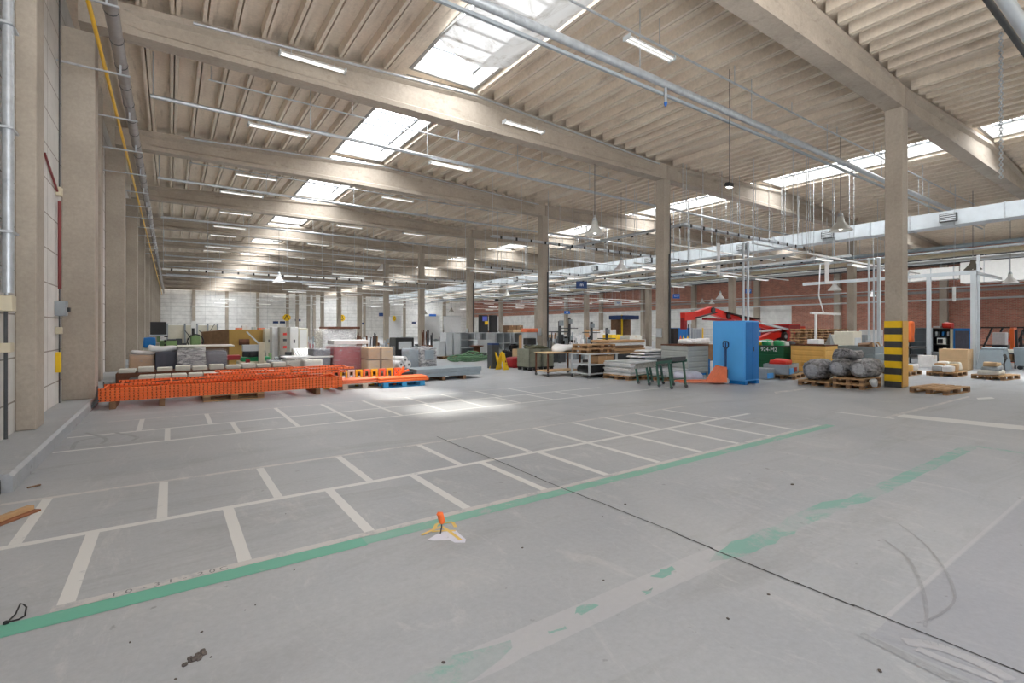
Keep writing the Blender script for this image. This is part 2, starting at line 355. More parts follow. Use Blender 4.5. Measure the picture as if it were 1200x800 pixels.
for a,b_ in (((494,627),(518,617)),((518,617),(540,633)),((509,620),(512,614)),((512,614),(530,612)),((530,612),(534,618)),((506,623),(534,622))):
    path(YS,[a,((a[0]+b_[0])/2,(a[1]+b_[1])/2-.5),b_],.028,.0028)
# hand painted numerals on the worn line
def textmesh(body,size,loc,rz,extr=0.0,rx=0.0):
    c=bpy.data.curves.new('t','FONT'); c.body=body; c.size=size; c.extrude=extr; c.align_x='CENTER'; c.align_y='CENTER'
    o=bpy.data.objects.new('t',c); COL.objects.link(o); bpy.context.view_layer.update()
    me=bpy.data.meshes.new_from_object(o.evaluated_get(bpy.context.evaluated_depsgraph_get())); bpy.data.objects.remove(o); 
    M=Matrix.Translation(loc)@Matrix.Rotation(rz,4,'Z')@Matrix.Rotation(rx,4,'X'); me.transform(M); mb=MB(); mb.add([v.co[:] for v in me.vertices],[tuple(p.vertices) for p in me.polygons]); return mb
for ch,x in zip("10-31-20C",(-.28,-.21,-.13,-.07,.0,.075,.16,.225,.29)):
    t=textmesh(ch,.075,(x,3.79,.0030),0); fl.mi=TX; fl.add(t.v,t.f); fl.mi=0
m_text=mat_paint('floor_lettering',(.33,.33,.33),.58,9,.75)
struct('floor',fl,[m_floor,m_white_line,m_pale_line,m_green,m_green_dark,m_green_worn,m_ghost,m_yellow_spray,m_white_spray,m_tyre,m_crack,m_text])
# raised kerb along the left wall
kb=MB(); kb.profY([(WALLX-.3,0),(KX,0),(KX,.15),(KX-.035,.18),(WALLX-.3,.18)],6.75,YEND); struct('trim_1',kb,m_upstand if False else m_floor)
# walls
w=MB(); w.box(WALLX-.3,WALLX,-3,YEND,0,8.6); struct('wall_left',w,m_block)
w=MB(); w.box(XC,XC+.4,-3,YEND,0 if False else 4.0,8.6); w.box(XC,XC+.4,-3,25,0,4.0); w.mi=1; w.box(XC-.02,XC+.4,25,YEND,0,4.0); w.mi=2; w.box(XC-.12,XC,-3,YEND,4.55,4.75)
struct('wall_right',w,[m_brick,m_white_low,m_upstand])
w=MB(); w.box(WALLX-.3,XC+.4,YEND,YEND+.4,0,8.7)
struct('wall_back',w,[m_white_pan])
w=MB(); w.box(8.2,XC+.4,-3.4,-3.0,0,8.6); struct('wall_light_block',w,m_white_pan)  # unseen wall added behind the camera to darken the right-hand roof
# ceiling: pitched slab with ribs and skylight openings with upstands
ce=MB(); RH=.23
SK0,SK1=6.95,8.90
def slab(u0,u1,y0,y1,X0,hh=.14):
    z0=ztop(u0)+RH; z1=ztop(u1)+RH
    ce.add([(X0+u0,y0,z0),(X0+u1,y0,z1),(X0+u1,y1,z1),(X0+u0,y1,z0),(X0+u0,y0,z0+hh),(X0+u1,y0,z1+hh),(X0+u1,y1,z1+hh),(X0+u0,y1,z0+hh)],[(0,3,2,1),(4,5,6,7),(0,1,5,4),(1,2,6,5),(2,3,7,6),(3,0,4,7)])
windows=[]
sk=MB()
for s_i,X0 in enumerate((XL,XA,XB)):
    U=SPAN if s_i else XA-XL
    for k in range(-1,NK):
        ya,yb=FY(k),FY(k+1)
        slab(0,SK0,ya,yb,X0); slab(SK1,SPAN/2,ya,yb,X0) ; slab(SPAN/2,U,ya,yb,X0)
        slab(SK0,SK1,ya,ya+.22,X0); slab(SK0,SK1,yb-.22,yb,X0)
        zz=ztop(SK0)+RH
        ce.mi=1
        ce.box(X0+SK0-.08,X0+SK0+.012,ya+.2,yb-.2,zz-.02,zz+.50); ce.box(X0+SK1-.012,X0+SK1+.08,ya+.2,yb-.2,zz-.02,zz+.50)
        ce.box(X0+SK0,X0+SK1,ya+.14,ya+.232,zz+.0,zz+.50); ce.box(X0+SK0,X0+SK1,yb-.232,yb-.14,zz+.0,zz+.50)
        ce.mi=0
        u=.42
        while u<U-.2:
            if not (SK0-.16<u<SK1+.16):
                zb=ztop(u)
                for du in (-.052,.052):
                    a=X0+u+du; ce.add([(a-.036,ya+.24,zb),(a+.036,ya+.24,zb),(a+.036,yb-.24,zb),(a-.036,yb-.24,zb),(a-.055,ya+.24,zb+RH+.03),(a+.055,ya+.24,zb+RH+.03),(a+.055,yb-.24,zb+RH+.03),(a-.055,yb-.24,zb+RH+.03)],[(0,3,2,1),(4,5,6,7),(0,1,5,4),(1,2,6,5),(2,3,7,6),(3,0,4,7)])
            u+=.58
        if s_i==0 and k==-1: slab(SK0,SK1,ya,yb,X0); continue  # unseen bay roofed over to keep sun off the near floor
        windows.append((X0,ya,yb,zz+.48,s_i,k))
# closing roof edges
ce.box(XL-.6,XL,-3,YEND,8.33,8.5); ce.box(XC-.1,XC+.5,-3,YEND,8.3,8.5)
struct('ceiling',ce,[m_ceil,m_upstand])
fr=MB(); pn=MB()
pn.box(X0*0+SK0,SK1,.2,BAY-.2,0,.02)
yy=.2
while yy<BAY-.15: fr.box(SK0,SK1,yy-.02,yy+.02,-.05,-.001); yy+=.62
fr.box(SK0,SK0+.05,.2,BAY-.2,-.06,0); fr.box(SK1-.05,SK1,.2,BAY-.2,-.06,0)
frm=fr.mesh('window_frame',m_bar); pnm=pn.mesh('glazing',m_sky)
for n,(X0,ya,yb,z,s_i,k) in enumerate(windows):
    t=bpy.data.objects.new('window_%d'%(n+1),None); COL.objects.link(t); t.location=(X0,ya,z); t['kind']='structure'
    obj('window_frame',frm,None,t); obj('glazing',pnm,None,t)
# ------------------------------------------------------------------ beams
def beam_mesh():
    b=MB(); L=SPAN; n=12
    def sec(u): # half widths at heights
        t=ztop(u)
        e=1 if (u<.7 or u>L-.7) else 0
        wv=.21 if e else .11
        return [(-.21,ZB),(.21,ZB),(.21,ZB+.13),(wv,ZB+.20),(wv,t-.20),(.21,t-.13),(.21,t),(-.21,t),(-.21,t-.13),(-wv,t-.20),(-wv,ZB+.20),(-.21,ZB+.13)]
    us=[0.015,.69,1.0]+[1+(L-2)*i/8 for i in range(1,8)]+[L-1.0,L-.69,L-.015]
    us=sorted(us+[L/2+.001])
    vs=[]; 
    for u in us:
        for y_,z_ in sec(u): vs.append((u,y_,z_))
    m=12; fs=[tuple(range(m))[::-1],tuple(range((len(us)-1)*m,len(us)*m))]
    for i in range(len(us)-1):
        for k in range(m): fs.append((i*m+k,i*m+(k+1)%m,(i+1)*m+(k+1)%m,(i+1)*m+k))
    b.add(vs,fs); return b
bmsh=beam_mesh().mesh('concrete_roof_beam',m_beam)
AIS=('left aisle, over the storage cells','middle aisle, over the workshop','right aisle, beside the brick wall')
for s_i,X0 in enumerate((XL,XA,XB)):
    for k in range(0,NK+1):
        if s_i==2 and k<1: continue
        o=obj('concrete_roof_beam',bmsh,None,loc=(X0,FY(k),0))
        kk=k-1 if s_i==2 else k
        tag(o,'%s concrete roof beam seen from the camera in the %s'%(ORD[kk],AIS[s_i]),'beam','concrete roof beams')
# ------------------------------------------------------------------ columns
cm=MB(); cm.box(-.21,.21,-.2,.2,0,ZB,.015); cmesh=cm.mesh('shaft',m_col)
for k in range(0,NK+1):
    t=thing('concrete_column','concrete column banded yellow and black at its foot, right of centre' if k==0 else '%s plain concrete column of the inner row, counted back from the banded column'%ORD[k-1],'column',(XA,FY(k),0),0,'inner row columns')
    obj('shaft',cmesh,None,t)
    if k==0:
        zz=.167
        for i in range(9):
            b=MB(); b.box(-.222,-.19,-.209,.205,zz,zz+.1826); obj('hazard_band',b,m_yellow if i%2==0 else m_bandblk,t); zz+=.1826
        b=MB(); b.box(-.222,.21,-.212,-.19,.02,1.81); o=obj('painted_side',b,m_ochre,t); o['label']='plain ochre painted side face'
        b=MB(); b.box(-.220,-.2,-.2,.2,0.0,.165); obj('base_band',b,m_dgrey,t)
    if k in (1,2,3):
        b=MB(); b.tube([(.10,-.235,.3),(.10,-.235,4.6)],.028); b.tube([(.16,-.23,.3),(.16,-.23,6.2)],.02); obj('conduit',b,m_dgrey,t)
        b=MB(); b.box(-.30,-.21,-.12,.12,1.25,1.62,.01); obj('junction_box',b,m_lgrey,t)
for k in range(1,NK+1):
    t=thing('concrete_column','%s concrete column of the outer row before the right brick wall, counted from the camera'%ORD[k-1],'column',(XB,FY(k),0),0,'outer row columns'); obj('shaft',cmesh,None,t)
cm2=MB(); cm2.box(-.25,.25,-.25,.25,0,ZB); c2mesh=cm2.mesh('shaft',m_col)
for k in range(1,9):
    o=obj('concrete_column',c2mesh,None,loc=(XC-.2,FY(k),0)); tag(o,'%s concrete pilaster against the right brick wall, counted from the camera'%ORD[k-1],'column','brick wall pilasters')
# left wall main columns and intermediate ones
lm=MB(); lm.box(WALLX,-1.26,-.25,.25,.18,ZB,.012); lmesh=lm.mesh('concrete_column',m_col)
li=MB(); li.box(WALLX,-1.55,-.25,.25,.18,8.15,.012); limesh=li.mesh('concrete_column',m_col)
for k in range(1,NK+1):
    o=obj('concrete_column',lmesh,None,loc=(0,13.3+BAY*(k-1),0)); tag(o,'%s deep concrete column along the left block wall, carrying a roof beam'%ORD[k-1],'column','deep left wall columns')
for k in range(0,NK):
    o=obj('concrete_column',limesh,None,loc=(0,9.75+BAY*k,0)); tag(o,'%s shallow concrete pilaster between the deep columns of the left wall'%ORD[k],'column','shallow left wall pilasters')
pm=MB(); pm.box(-.22,.22,-.3,0,0,8.1); pmesh=pm.mesh('concrete_column',m_col)
for i in range(1,8):
    if i in (4,): continue
    o=obj('concrete_column',pmesh,None,loc=(XL+4.475*i,YEND,0)); tag(o,'%s concrete pilaster from the left on the far white wall'%ORD[(i if i<4 else i-1)-1],'column','far wall pilasters')
# ------------------------------------------------------------------ camera, sun, sky
cam=bpy.data.cameras.new('camera'); cam.sensor_width=36; cam.lens=FP/1200*36; cam.shift_y=-15/1200; cam.clip_end=400; cam.clip_start=.05
co=bpy.data.objects.new('camera',cam); COL.objects.link(co); co.location=(0,0,EYE); co.rotation_euler=(PI/2,0,-AN); SC.camera=co
sd=bpy.data.lights.new('sun','SUN'); sd.energy=17.0; sd.angle=math.radians(5); sd.color=(1,.95,.86)
so=bpy.data.objects.new('sun',sd); COL.objects.link(so); so.rotation_euler=Vector((-1.55,-3.0,-8.9)).to_track_quat('-Z','Y').to_euler()
wd=bpy.data.worlds.new('world'); SC.world=wd; wd.use_nodes=True; bg=wd.node_tree.nodes['Background']; bg.inputs[0].default_value=(.93,.96,1,1); bg.inputs[1].default_value=1.0
_nt=wd.node_tree; _tc=nd(_nt,'ShaderNodeTexCoord'); _sp=nd(_nt,'ShaderNodeSeparateXYZ'); _nt.links.new(_tc.outputs['Generated'],_sp.inputs[0])
_mr=nd(_nt,'ShaderNodeMapRange'); _mr.inputs['From Min'].default_value=-.06; _mr.inputs['From Max'].default_value=.04; _nt.links.new(_sp.outputs[2],_mr.inputs['Value'])
_c=mixc(_nt,_mr.outputs[0],(6.4,6.4,6.4),(1.35,1.42,1.55)); _nt.links.new(_c,bg.inputs[0])   # invented glow below, added to brighten the ceiling, overcast sky above
SC.view_settings.view_transform='Standard'; SC.view_settings.look='None'; SC.view_settings.gamma=1; SC.view_settings.exposure=0.22; SC.view_settings.use_curve_mapping=False
SC.cycles.max_bounces=10; SC.cycles.diffuse_bounces=6; SC.cycles.transparent_max_bounces=12; SC.cycles.sample_clamp_indirect=6
# ------------------------------------------------------------------ overhead services
# pipes along the left wall
LPX,LPZ=-.82,6.95; YPX,YPZ=-1.06,6.72
t=thing('ceiling_pipe','thick lagged grey pipe running high along the left wall','pipe',(LPX,0,LPZ))
b=MB(); b.tube([(0,2,0),(0,90,0)],.105,14); obj('lagging',b,plain('pipe_lagging',(.62,.60,.59),.45,.3,.15,6),t)
b=MB(); y=2.2
while y<60: b.tube([(0,y-.012,0),(0,y+.012,0)],.112,14); y+=1.05
o=obj('joint_band',b,m_dgrey,t); o['kind']='stuff'
t=thing('gas_pipe','yellow gas pipe running high along the left wall','pipe',(YPX,0,YPZ)); b=MB(); b.tube([(0,2,0),(0,90,0)],.032,10); obj('pipe',b,m_yelpipe,t)
for k in range(14):
    y=7.3+2.6*k; deep=abs(((y-13.3+3.9)%7.8)-3.9)<.4
    b=MB(); b.bar((WALLX-.02,y,6.66),(-.66,y,6.66),.035,.03); b.bar((-.82,y,6.66),(-.82,y,6.85),.03)
    o=obj('pipe_bracket',b,m_galv); tag(o,'%s steel bracket rod under the yellow and lagged pipes, counted from the camera'%ORD[k],'bracket','pipe brackets on the left wall')
# vertical pipes and boxes on the left wall
t=thing('wall_pipe','grey vertical pipe pair on the block wall at the extreme left','pipe',(WALLX,8.9,0))
y1=onX(12,-1.66)-8.9; b=MB(); b.tube([(.09,y1,2.05),(.09,y1,8)],.055,12); obj('pipe',b,m_galv,t); b=MB(); b.tube([(.05,y1+.15,2.0),(.05,y1+.15,8)],.028); obj('pipe',b,m_galv,t)
for z in (2.8,4.1,5.4): b=MB(); b.box(0,.15,y1-.09,y1+.22,z,z+.03); obj('clamp',b,m_galv,t)
b=MB(); b.box(.01,.13,y1-.02,y1+.2,1.82,2.02,.008); obj('junction_box',b,m_beige,t)
b=MB(); b.tube([(.05,y1+.1,.2),(.05,y1+.1,1.85)],.02); obj('pipe',b,m_dgrey,t)
b=MB(); b.box(.01,.11,y1+.02,y1+.2,1.30,1.42,.008); obj('junction_box',b,m_beige,t)
yy=onX(72,-1.70)
t=thing('wall_conduit','dark red conduit with a grey switch box beside the first deep left column','conduit',(WALLX,yy-.05,0))
b=MB(); b.tube([(.05,0,2.35),(.05,0,4.0)],.026); obj('conduit',b,m_conred,t)
b=MB(); b.box(.0,.09,-.07,.07,4.10,4.26,.008); obj('junction_box',b,m_beige,t)
b=MB(); b.box(.0,.16,-.16,.10,1.84,2.12,.01); b.mi=1; b.box(.16,.20,-.02,.06,1.92,2.0); obj('switch_box',b,[m_greym,m_black],t)
b=MB(); b.box(.0,.09,-.09,.06,1.50,1.63,.008); obj('socket',b,m_beige,t)

for q0,q1 in ((.2,.78),(1.16,1.5),(1.63,1.84),(2.12,2.35),(4.26,8)): b=MB(); b.tube([(.05,0,q0),(.05,0,q1)],.013); obj('cable',b,m_dgrey,t)
b=MB(); b.box(.0,.07,-.06,.06,.78,1.16,.006); obj('yellow_guard',b,m_yellow,t)
b=MB(); b.bar((.03,-.0,4.15),(.03,-1.2,4.55),.03); obj('conduit',b,m_conred,t)
# ---- straight runs
def run(name,label,cat,d,c,z,a0,a1,kind,rod=2.4,rodtop=None,group=None,mat=None,r=.08,lamps=False,rr=.012):
    horizontal = d=='X'
    t=thing(name,label,cat,(a0,c,z) if horizontal else (c,a0,z),0 if horizontal else PI/2,group); L=a1-a0
    b=MB()
    if kind=='pipe': b.tube([(0,0,0),(L,0,0)],r,12); obj('pipe',b,mat or m_galv,t)
    elif kind=='tray':
        b.box(0,L,-.11,-.095,-.04,.04); b.box(0,L,.095,.11,-.04,.04); x=0
        while x<L: b.box(x,x+.03,-.1,.1,-.035,-.02); x+=.30
        obj('tray',b,mat or m_galv,t); b=MB(); b.box(0,L,-.07,.07,-.02,.015); obj('cable_bundle',b,m_lgrey,t)
        b=MB(); x=.4
        while x<L: b.box(x,x+.09,-.135,-.105,-.10,.04); x+=.85
        o=obj('cable_hook',b,m_black,t); o['kind']='stuff'
    elif kind=='rail': b.box(0,L,-.03,.03,-.03,.03); obj('rail',b,mat or m_galv,t)
    if rod:
        n=int(L/rod); m=None
        for i in range(n+1):
            x=min(L-.05,.05+i*rod)
            wx=a0+x if horizontal else c; u=(wx-XL)%SPAN; top=ztop(u)+.05-z if rodtop is None else rodtop-z
            if horizontal and abs(wx-27.2)<.6: top=5.93-z
            bb=MB(); bb.tube([(x,0,0),(x,0,top)],rr,6); obj('hanging_rod',bb,m_galv,t)
    return t
# pairs per bay in the left aisle: luminaire rail at 8.0, pipe at 7.2
def lum_master():
    t=thing('fluorescent_lamp','x','lamp'); 
    b=MB(); b.profX([(-.05,.06),(.05,.06),(.10,.0),(.085,-.005),(.03,.03),(-.03,.03),(-.085,-.005),(-.10,.0)],-.76,.76); obj('housing',b,m_whitem,t)
    
    for q in (-.77,.74): b=MB(); b.box(q,q+.03,-.10,.10,-.03,.065); obj('end_cap',b,m_lgrey,t)
    for s in (-1,1): b=MB(); b.tube([(-.72,s*.045,-.0),(.72,s*.045,-.0)],.014,8); obj('tube',b,m_tube,t)
    for s in (-1,1): b=MB(); b.tube([(s*.5,0,.06),(s*.5,0,.14)],.01,6); obj('hanger',b,m_galv,t)
    return t
LUM=lum_master(); lum_used=[False]; lum_labels=set()
def lum(x,y,z,label,group='fluorescent lamps under the roof',rz=0):
    global LUM
    assert label not in lum_labels, label
    lum_labels.add(label)
    if not lum_used[0]:
        lum_used[0]=True; LUM.location=(x,y,z); LUM.rotation_euler=(0,0,rz); LUM['label']=label; LUM['group']=group; return LUM
    return dup(LUM,(x,y,z),rz,label,group)
def run_lamps(row,y,z,xs,what):
    for i,x in enumerate(xs): lum(x,y,z,'%s slim fluorescent lamp from the left under %s'%(ORD[i],what))
t=run('ceiling_pipe','thick zinc pipe crossing high above the storage cells, nearest the camera','pipe','X',7.25,7.2,-.6,36,'pipe',4.5,r=.085)
b=MB(); xx=onY(780,7.25)+.6; b.tube([(xx,0,-.05),(xx,0,-.42)],.035); obj('drop_pipe',b,m_galv,t); b=MB(); b.lathe([(.0,-.52),(.035,-.47),(.04,-.42),(.03,-.40)],xx,0,10); obj('coupling',b,m_signblue,t)
for p,zz in ((905,-.4),(698+0,0),): pass
run('cable_rail','thin dark rail hung just below the nearest thick zinc pipe','rail','X',7.32,7.0,-.6,36,'rail',0,mat=m_greym)
run('lamp_rail','thin zinc lamp rail close under the roof, nearest the camera','rail','X',7.2,7.98,3,34,'pipe',3.0,r=.025)
lum(onY(762,7.2),7.2,7.78,'fluorescent lamp with glass cover on the nearest lamp rail, top right of centre')
for k in range(1,8):
    y=FY(k)+1.9; zr,zp=7.98,7.2
    run('lamp_rail','%s thin lamp rail close under the roof of the left aisle, after the nearest'%ORD[k-1],'rail','X',y,zr,.6 if k>1 else .8,16,'pipe',3.6,r=.022,group='lamp rails of the left aisle')
    run('ceiling_pipe','%s zinc pipe crossing the left aisle below its lamp rail, after the nearest'%ORD[k-1],'pipe','X',y-.1,zp,-.4,16 if k>2 else 33,'pipe',3.6,r=.05,group='zinc pipes of the left aisle')
    for i,x in enumerate((2.45,7.7) if k==1 else (2.9,9.0)):
        lum(x,y-.1 if k==1 else y,zp-.195 if k==1 else zr-.167,'%s lamp of the %s lamp rail after the nearest, left aisle'%('left' if i==0 else 'right',ORD[k-1]))
    if k>1: lum(2.36 if k==2 else 2.6,y-.1,zp-.195,'lamp under the left end of the %s zinc pipe, left aisle'%ORD[k-1])
    if 2<k<6: lum(13.2,y,zr-.167,'lamp at the column end of the %s lamp rail, left aisle'%ORD[k-1])
lum(onY(367,12.6),12.56,8.05,'fluorescent lamp against the front of the nearest full beam, left'); lum(onY(612,12.6),12.5,7.93,'fluorescent lamp against the front of the nearest full beam, middle')
for yy_,lab in ((FY(1)-.235,'the nearest full beam'),(FY(2)-.235,'the beam behind it')):
    t=thing('conduit','zinc conduit along the top edge of '+lab,'conduit',(0,yy_,0)); b=MB(); b.tube([(.4,0,ztop(1.9)-.07),(XL+SPAN/2,0,ztop(SPAN/2)-.07),(15.9,0,ztop(17.4)-.07)],.028); obj('pipe',b,m_galv,t)
# busbar across the left aisle further back
t=run('lamp_busbar','white busbar track crossing the left aisle far back, with hangers','busbar','X',34.8,5.05,-.4,16.2,'tray',2.2,mat=m_whitem)
b=MB(); b.tube([(0,0,-.35),(16.5,0,-.35)],.04); obj('pipe',b,m_galv,t)
run('ceiling_pipe','thin pale pipe crossing in front of the far white wall','pipe','X',88.5,5.0,-1,20,'pipe',0,mat=m_whitem,r=.07)
# tracks of the workshop, middle aisle
run('cable_tray','cable tray crossing the middle aisle in front of the second inner column','tray','X',12.2,5.75,16.7,26.6,'tray',1.35,group='workshop cable trays')
run('cable_tray','cable tray running back from the second to the third inner column','tray','Y',17.2,5.86,12.3,20.3,'tray',1.6,group='workshop cable trays')
run('cable_tray','cable tray crossing behind the third inner column','tray','X',18.6,5.75,11.8,26.6,'tray',1.6,group='workshop cable trays')
run('cable_tray','cable tray crossing the middle aisle at the fourth inner column','tray','X',27.2,5.6,16.7,26.6,'tray',2.2,group='workshop cable trays')
run('cable_tray','cable tray far back crossing beside the fifth inner column','tray','X',35.4,5.5,16.7,26.6,'tray',3,group='workshop cable trays')
nm=['near the banded column','past the second inner column','past the third inner column','past the fourth inner column','past the fifth inner column','past the sixth inner column','past the seventh inner column','past the eighth inner column','past the ninth inner column']
for i,(y,z,x0,x1) in enumerate(((9.2,4.55,20.5,33),(16.0,4.75,18.2,33),(23.2,4.9,13,33),(30.6,4.9,8,33),(38.8,4.9,8,50),(46.6,5.0,8,50),(54.6,5.0,8,50),(63,5.0,4,50),(72,5.0,4,50))):
    run('lamp_busbar','white lamp track crossing the workshop %s'%nm[i],'busbar','X',y,z,x0,x1,'rail',2.1 if i<4 else 4.5,mat=m_whitem,group='white lamp tracks')
    n=0; x=x0+1.2
    st=3.4 if i<4 else 5.0
    while x<x1-1 and n<9: lum(x,y,z-.17,'%s lamp from the left on the white track %s'%(ORD[n],nm[i]),'lamps of the workshop tracks'); x+=st; n+=1
for i,(x,y0,y1,z,r) in enumerate(((20.5,9.2,60,4.6,.05),(30.5,4,70,5.3,.06),(24,14,70,5.15,.045))):
    run('ceiling_pipe','%s pale pipe running back through the workshop at lamp height, from the left'%ORD[i],'pipe','Y',x,z,y0,y1,'pipe',3.1,mat=m_whitem if i!=1 else m_galv,r=r,group='pipes through the workshop')
for i,(y,z,x0,x1) in enumerate(((10.6,5.0,19,26.6),(13.6,5.25,17.6,26.6),(21.2,5.5,16.8,33),(25.2,4.7,16.8,33),(32.6,4.75,16.8,33),(41.5,4.8,17,50),(50,4.9,17,50))):
    run('support_rail','%s zinc support rail hung across the workshop, counted from the camera'%ORD[i],'rail','X',y,z,x0,x1,'pipe',1.2 if i<2 else 2.4,mat=m_whitem if i%2 else m_galv,r=.035,group='support rails of the workshop')
for i,(x,y0,y1,z) in enumerate(((19,9,26,4.35),(25.2,9.5,30,4.9))):
    run('cable_tray','%s long cable tray running back through the workshop, from the left'%ORD[i],'tray','Y',x,z,y0,y1,'tray',1.5,group='long trays through the workshop',mat=m_lgrey)
# ducts running back
def duct(name,label,x,z,y0,y1,w,h,mat,seg,vents=()):
    t=thing(name,label,'duct',(x,0,z)); b=MB(); b.box(-w/2,w/2,y0,y1,-h/2,h/2,.01); obj('duct_body',b,mat,t)
    b=MB(); y=y0+.3
    while y<y1: b.box(-w/2-.03,w/2+.03,y-.02,y+.02,-h/2-.03,h/2+.03); y+=seg
    o=obj('flange',b,m_galv,t); o['kind']='stuff'
    for v in vents:
        b=MB(); b.box(-w/2-.16,-w/2,v-.28,v+.28,-.17,.17); b.mi=1
        for q in range(4): b.box(-w/2-.175,-w/2-.16,v-.25,v+.25,-.13+q*.08,-.09+q*.08)
        obj('air_grille',b,[m_dgrey,m_lgrey],t)
    y=y0+1
    for i in range(max(1,int((y1-y0)/5))):
        b=MB(); b.tube([(-w/2+.02,y,h/2),(-w/2+.02,y,8.3-z)],.012,6); obj('hanging_rod',b,m_galv,t); y+=5
    return t
duct('air_duct','long square zinc air duct running back through the middle aisle',27.2,6.24,1.5,75,.8,.62,m_duct,1.5,[onX(p,26.8) for p in (1112,971,870,761,698,640,605,575)])
run('ceiling_pipe','thick blue-grey pipe high along the outer column row','pipe','Y',33.3,5.85,3,70,'pipe',4,mat=m_steelblue,r=.10,group='high pipes on the right')
run('ceiling_pipe','cream pipe beyond the outer column row','pipe','Y',36,5.75,3,70,'pipe',5,mat=m_beige,r=.13,group='high pipes on the right')
run('ceiling_pipe','lower pale pipe beyond the outer column row','pipe','Y',40,5.85,3,60,'pipe',5,mat=m_lgrey,r=.13,group='high pipes on the right')
run('ceiling_pipe','pale pipe fixed along the middle of the brick wall','pipe','Y',51.3,3.95,3,60,'pipe',0,mat=m_lgrey,r=.07,group='pipes on the brick wall')
run('ceiling_pipe','thin pale pipe higher on the brick wall','pipe','Y',51.4,4.9,3,60,'pipe',0,mat=m_lgrey,r=.05,group='pipes on the brick wall')
duct('air_duct','big white sheet metal duct before the brick wall at the far right',48,5.65,4,onX(1129,48),1.6,1.5,m_whitem,1.3)
duct('air_duct','smaller white duct continuing from the big white one',47.6,5.7,onX(1126,47.6),onX(1080,47.6)+2,1.0,.9,m_whitem,1.3)
t=thing('concrete_crane_beam','dark steel girder along the top of the brick wall','beam',(51.53,0,6.85)); b=MB(); b.box(-.15,.15,4,80,0,.7); b.box(-.21,.21,4,80,-.06,0); b.box(-.21,.21,4,80,.7,.76); obj('girder',b,m_dgrey,t); t.name='steel_girder'
# ------------------------------------------------------------------ dome lamps
def dome_master(mat,name='dome_lamp'):
    t=thing(name,'x','lamp')
    b=MB(); b.lathe([(.04,.50),(.10,.48),(.12,.30),(.17,.24),(.26,.12),(.36,.0),(.37,-.02),(.35,-.02),(.34,.0),(.24,.11),(.15,.22),(.02,.25)],0,0,24); obj('lamp_shade',b,mat,t)
    b=MB(); b.lathe([(.0,.62),(.06,.60),(.09,.52),(.09,.46),(.0,.46)],0,0,14); b.tube([(0,0,.58),(0,0,.70)],.02); obj('lamp_housing',b,m_galv,t)
    b=MB(); b.lathe([(.0,.0),(.06,.03),(.08,.10),(.05,.18),(.0,.2)],0,0,12); obj('bulb',b,m_lampglow,t)
    return t
def hangrod(t,top,off=.6): b=MB(); b.tube([(0,0,off),(0,0,top)],.012,6); obj('hanging_rod',b,m_dgrey,t)
m_dome=plain('dome_enamel_grey',(.80,.80,.78),.5,.1,.08); m_domew=plain('dome_enamel_white',(.92,.92,.92),.4,0,.04); m_domed=plain('dome_dark',(.42,.40,.36),.6,.1,.15)
def dome(px,py,d,mat,label,s=1.0,rod=True):
    l=(px-CX)/FP*d; x,y=d*S_+l*C_,d*C_-l*S_; z=EYE+(CY-py)/FP*d
    t=dome_master(mat); t.location=(x,y,z-.2*s); t['label']=label; t['group']='dome lamps'; t.scale=(s,s,s)
    if rod: hangrod(t,(ztop((x-XL)%SPAN)-z+.3)/s)
    return t
dome(697,268,17.9,m_dome,'grey dome lamp hanging left of the second inner column')
dome(985,263,17.4,m_dome,'large grey dome lamp hanging left of the banded column')
dome(1140,311,24,m_domed,'dark dome lamp hanging at the far right over the zinc posts',.95)
dome(1184,327,28,m_domew,'flat white dome lamp at the right edge',1.0)
dome(978,336,30,m_domew,'small white dome lamp beside the outer row column')
dome(844,347,38,m_domew,'small white dome lamp above the red loader crane',.9)
dome(728,311,24,m_domew,'white dome lamp hanging under the long square duct',.9)
dome(327,327,33,m_domew,'white dome lamp under the far busbar of the left aisle',1.1)
dome(834,354,55,m_dome,'small grey dome lamp far back near the brick wall, right of the white one',.9)
dome(823,353,58,m_dome,'small grey dome lamp far back near the brick wall, leftmost there',.8)
dome(594,344,40,m_dome,'grey dome lamp far back left of the third inner column',.9)
dome(448,313,50,m_domew,'white dome lamp high before the sixth inner column',1.4)
dome(498,366,60,m_domed,'dark little dome lamp between far columns, left one',.9); dome(529,363,60,m_domed,'dark little dome lamp between far columns, right one',.9)
dome(1022,345,40,m_domew,'white dome lamp glimpsed left of the banded column, over the pipes',.8)
# small floodlight
x,y=13.0,5.9; d=12.8; l=(855-CX)/FP*d; x,y=d*S_+l*C_,d*C_-l*S_; z=EYE+(CY-217)/FP*d
t=thing('floodlight','small black floodlight on a long rod above the workshop','lamp',(x,y,z)); b=MB(); b.hexa([(-.09,-.06,-.05),(.09,-.06,-.05),(.12,.08,-.02),(-.12,.08,-.02),(-.10,-.05,.06),(.10,-.05,.06),(.10,.06,.07),(-.10,.06,.07)]); obj('lamp_head',b,m_black,t)
b=MB(); b.box(-.08,.08,-.05,.06,-.06,-.045); obj('lens',b,m_lampglow,t); b=MB(); b.tube([(0,0,.05),(0,0,8.35-z)],.012,6); obj('hanging_rod',b,m_dgrey,t)
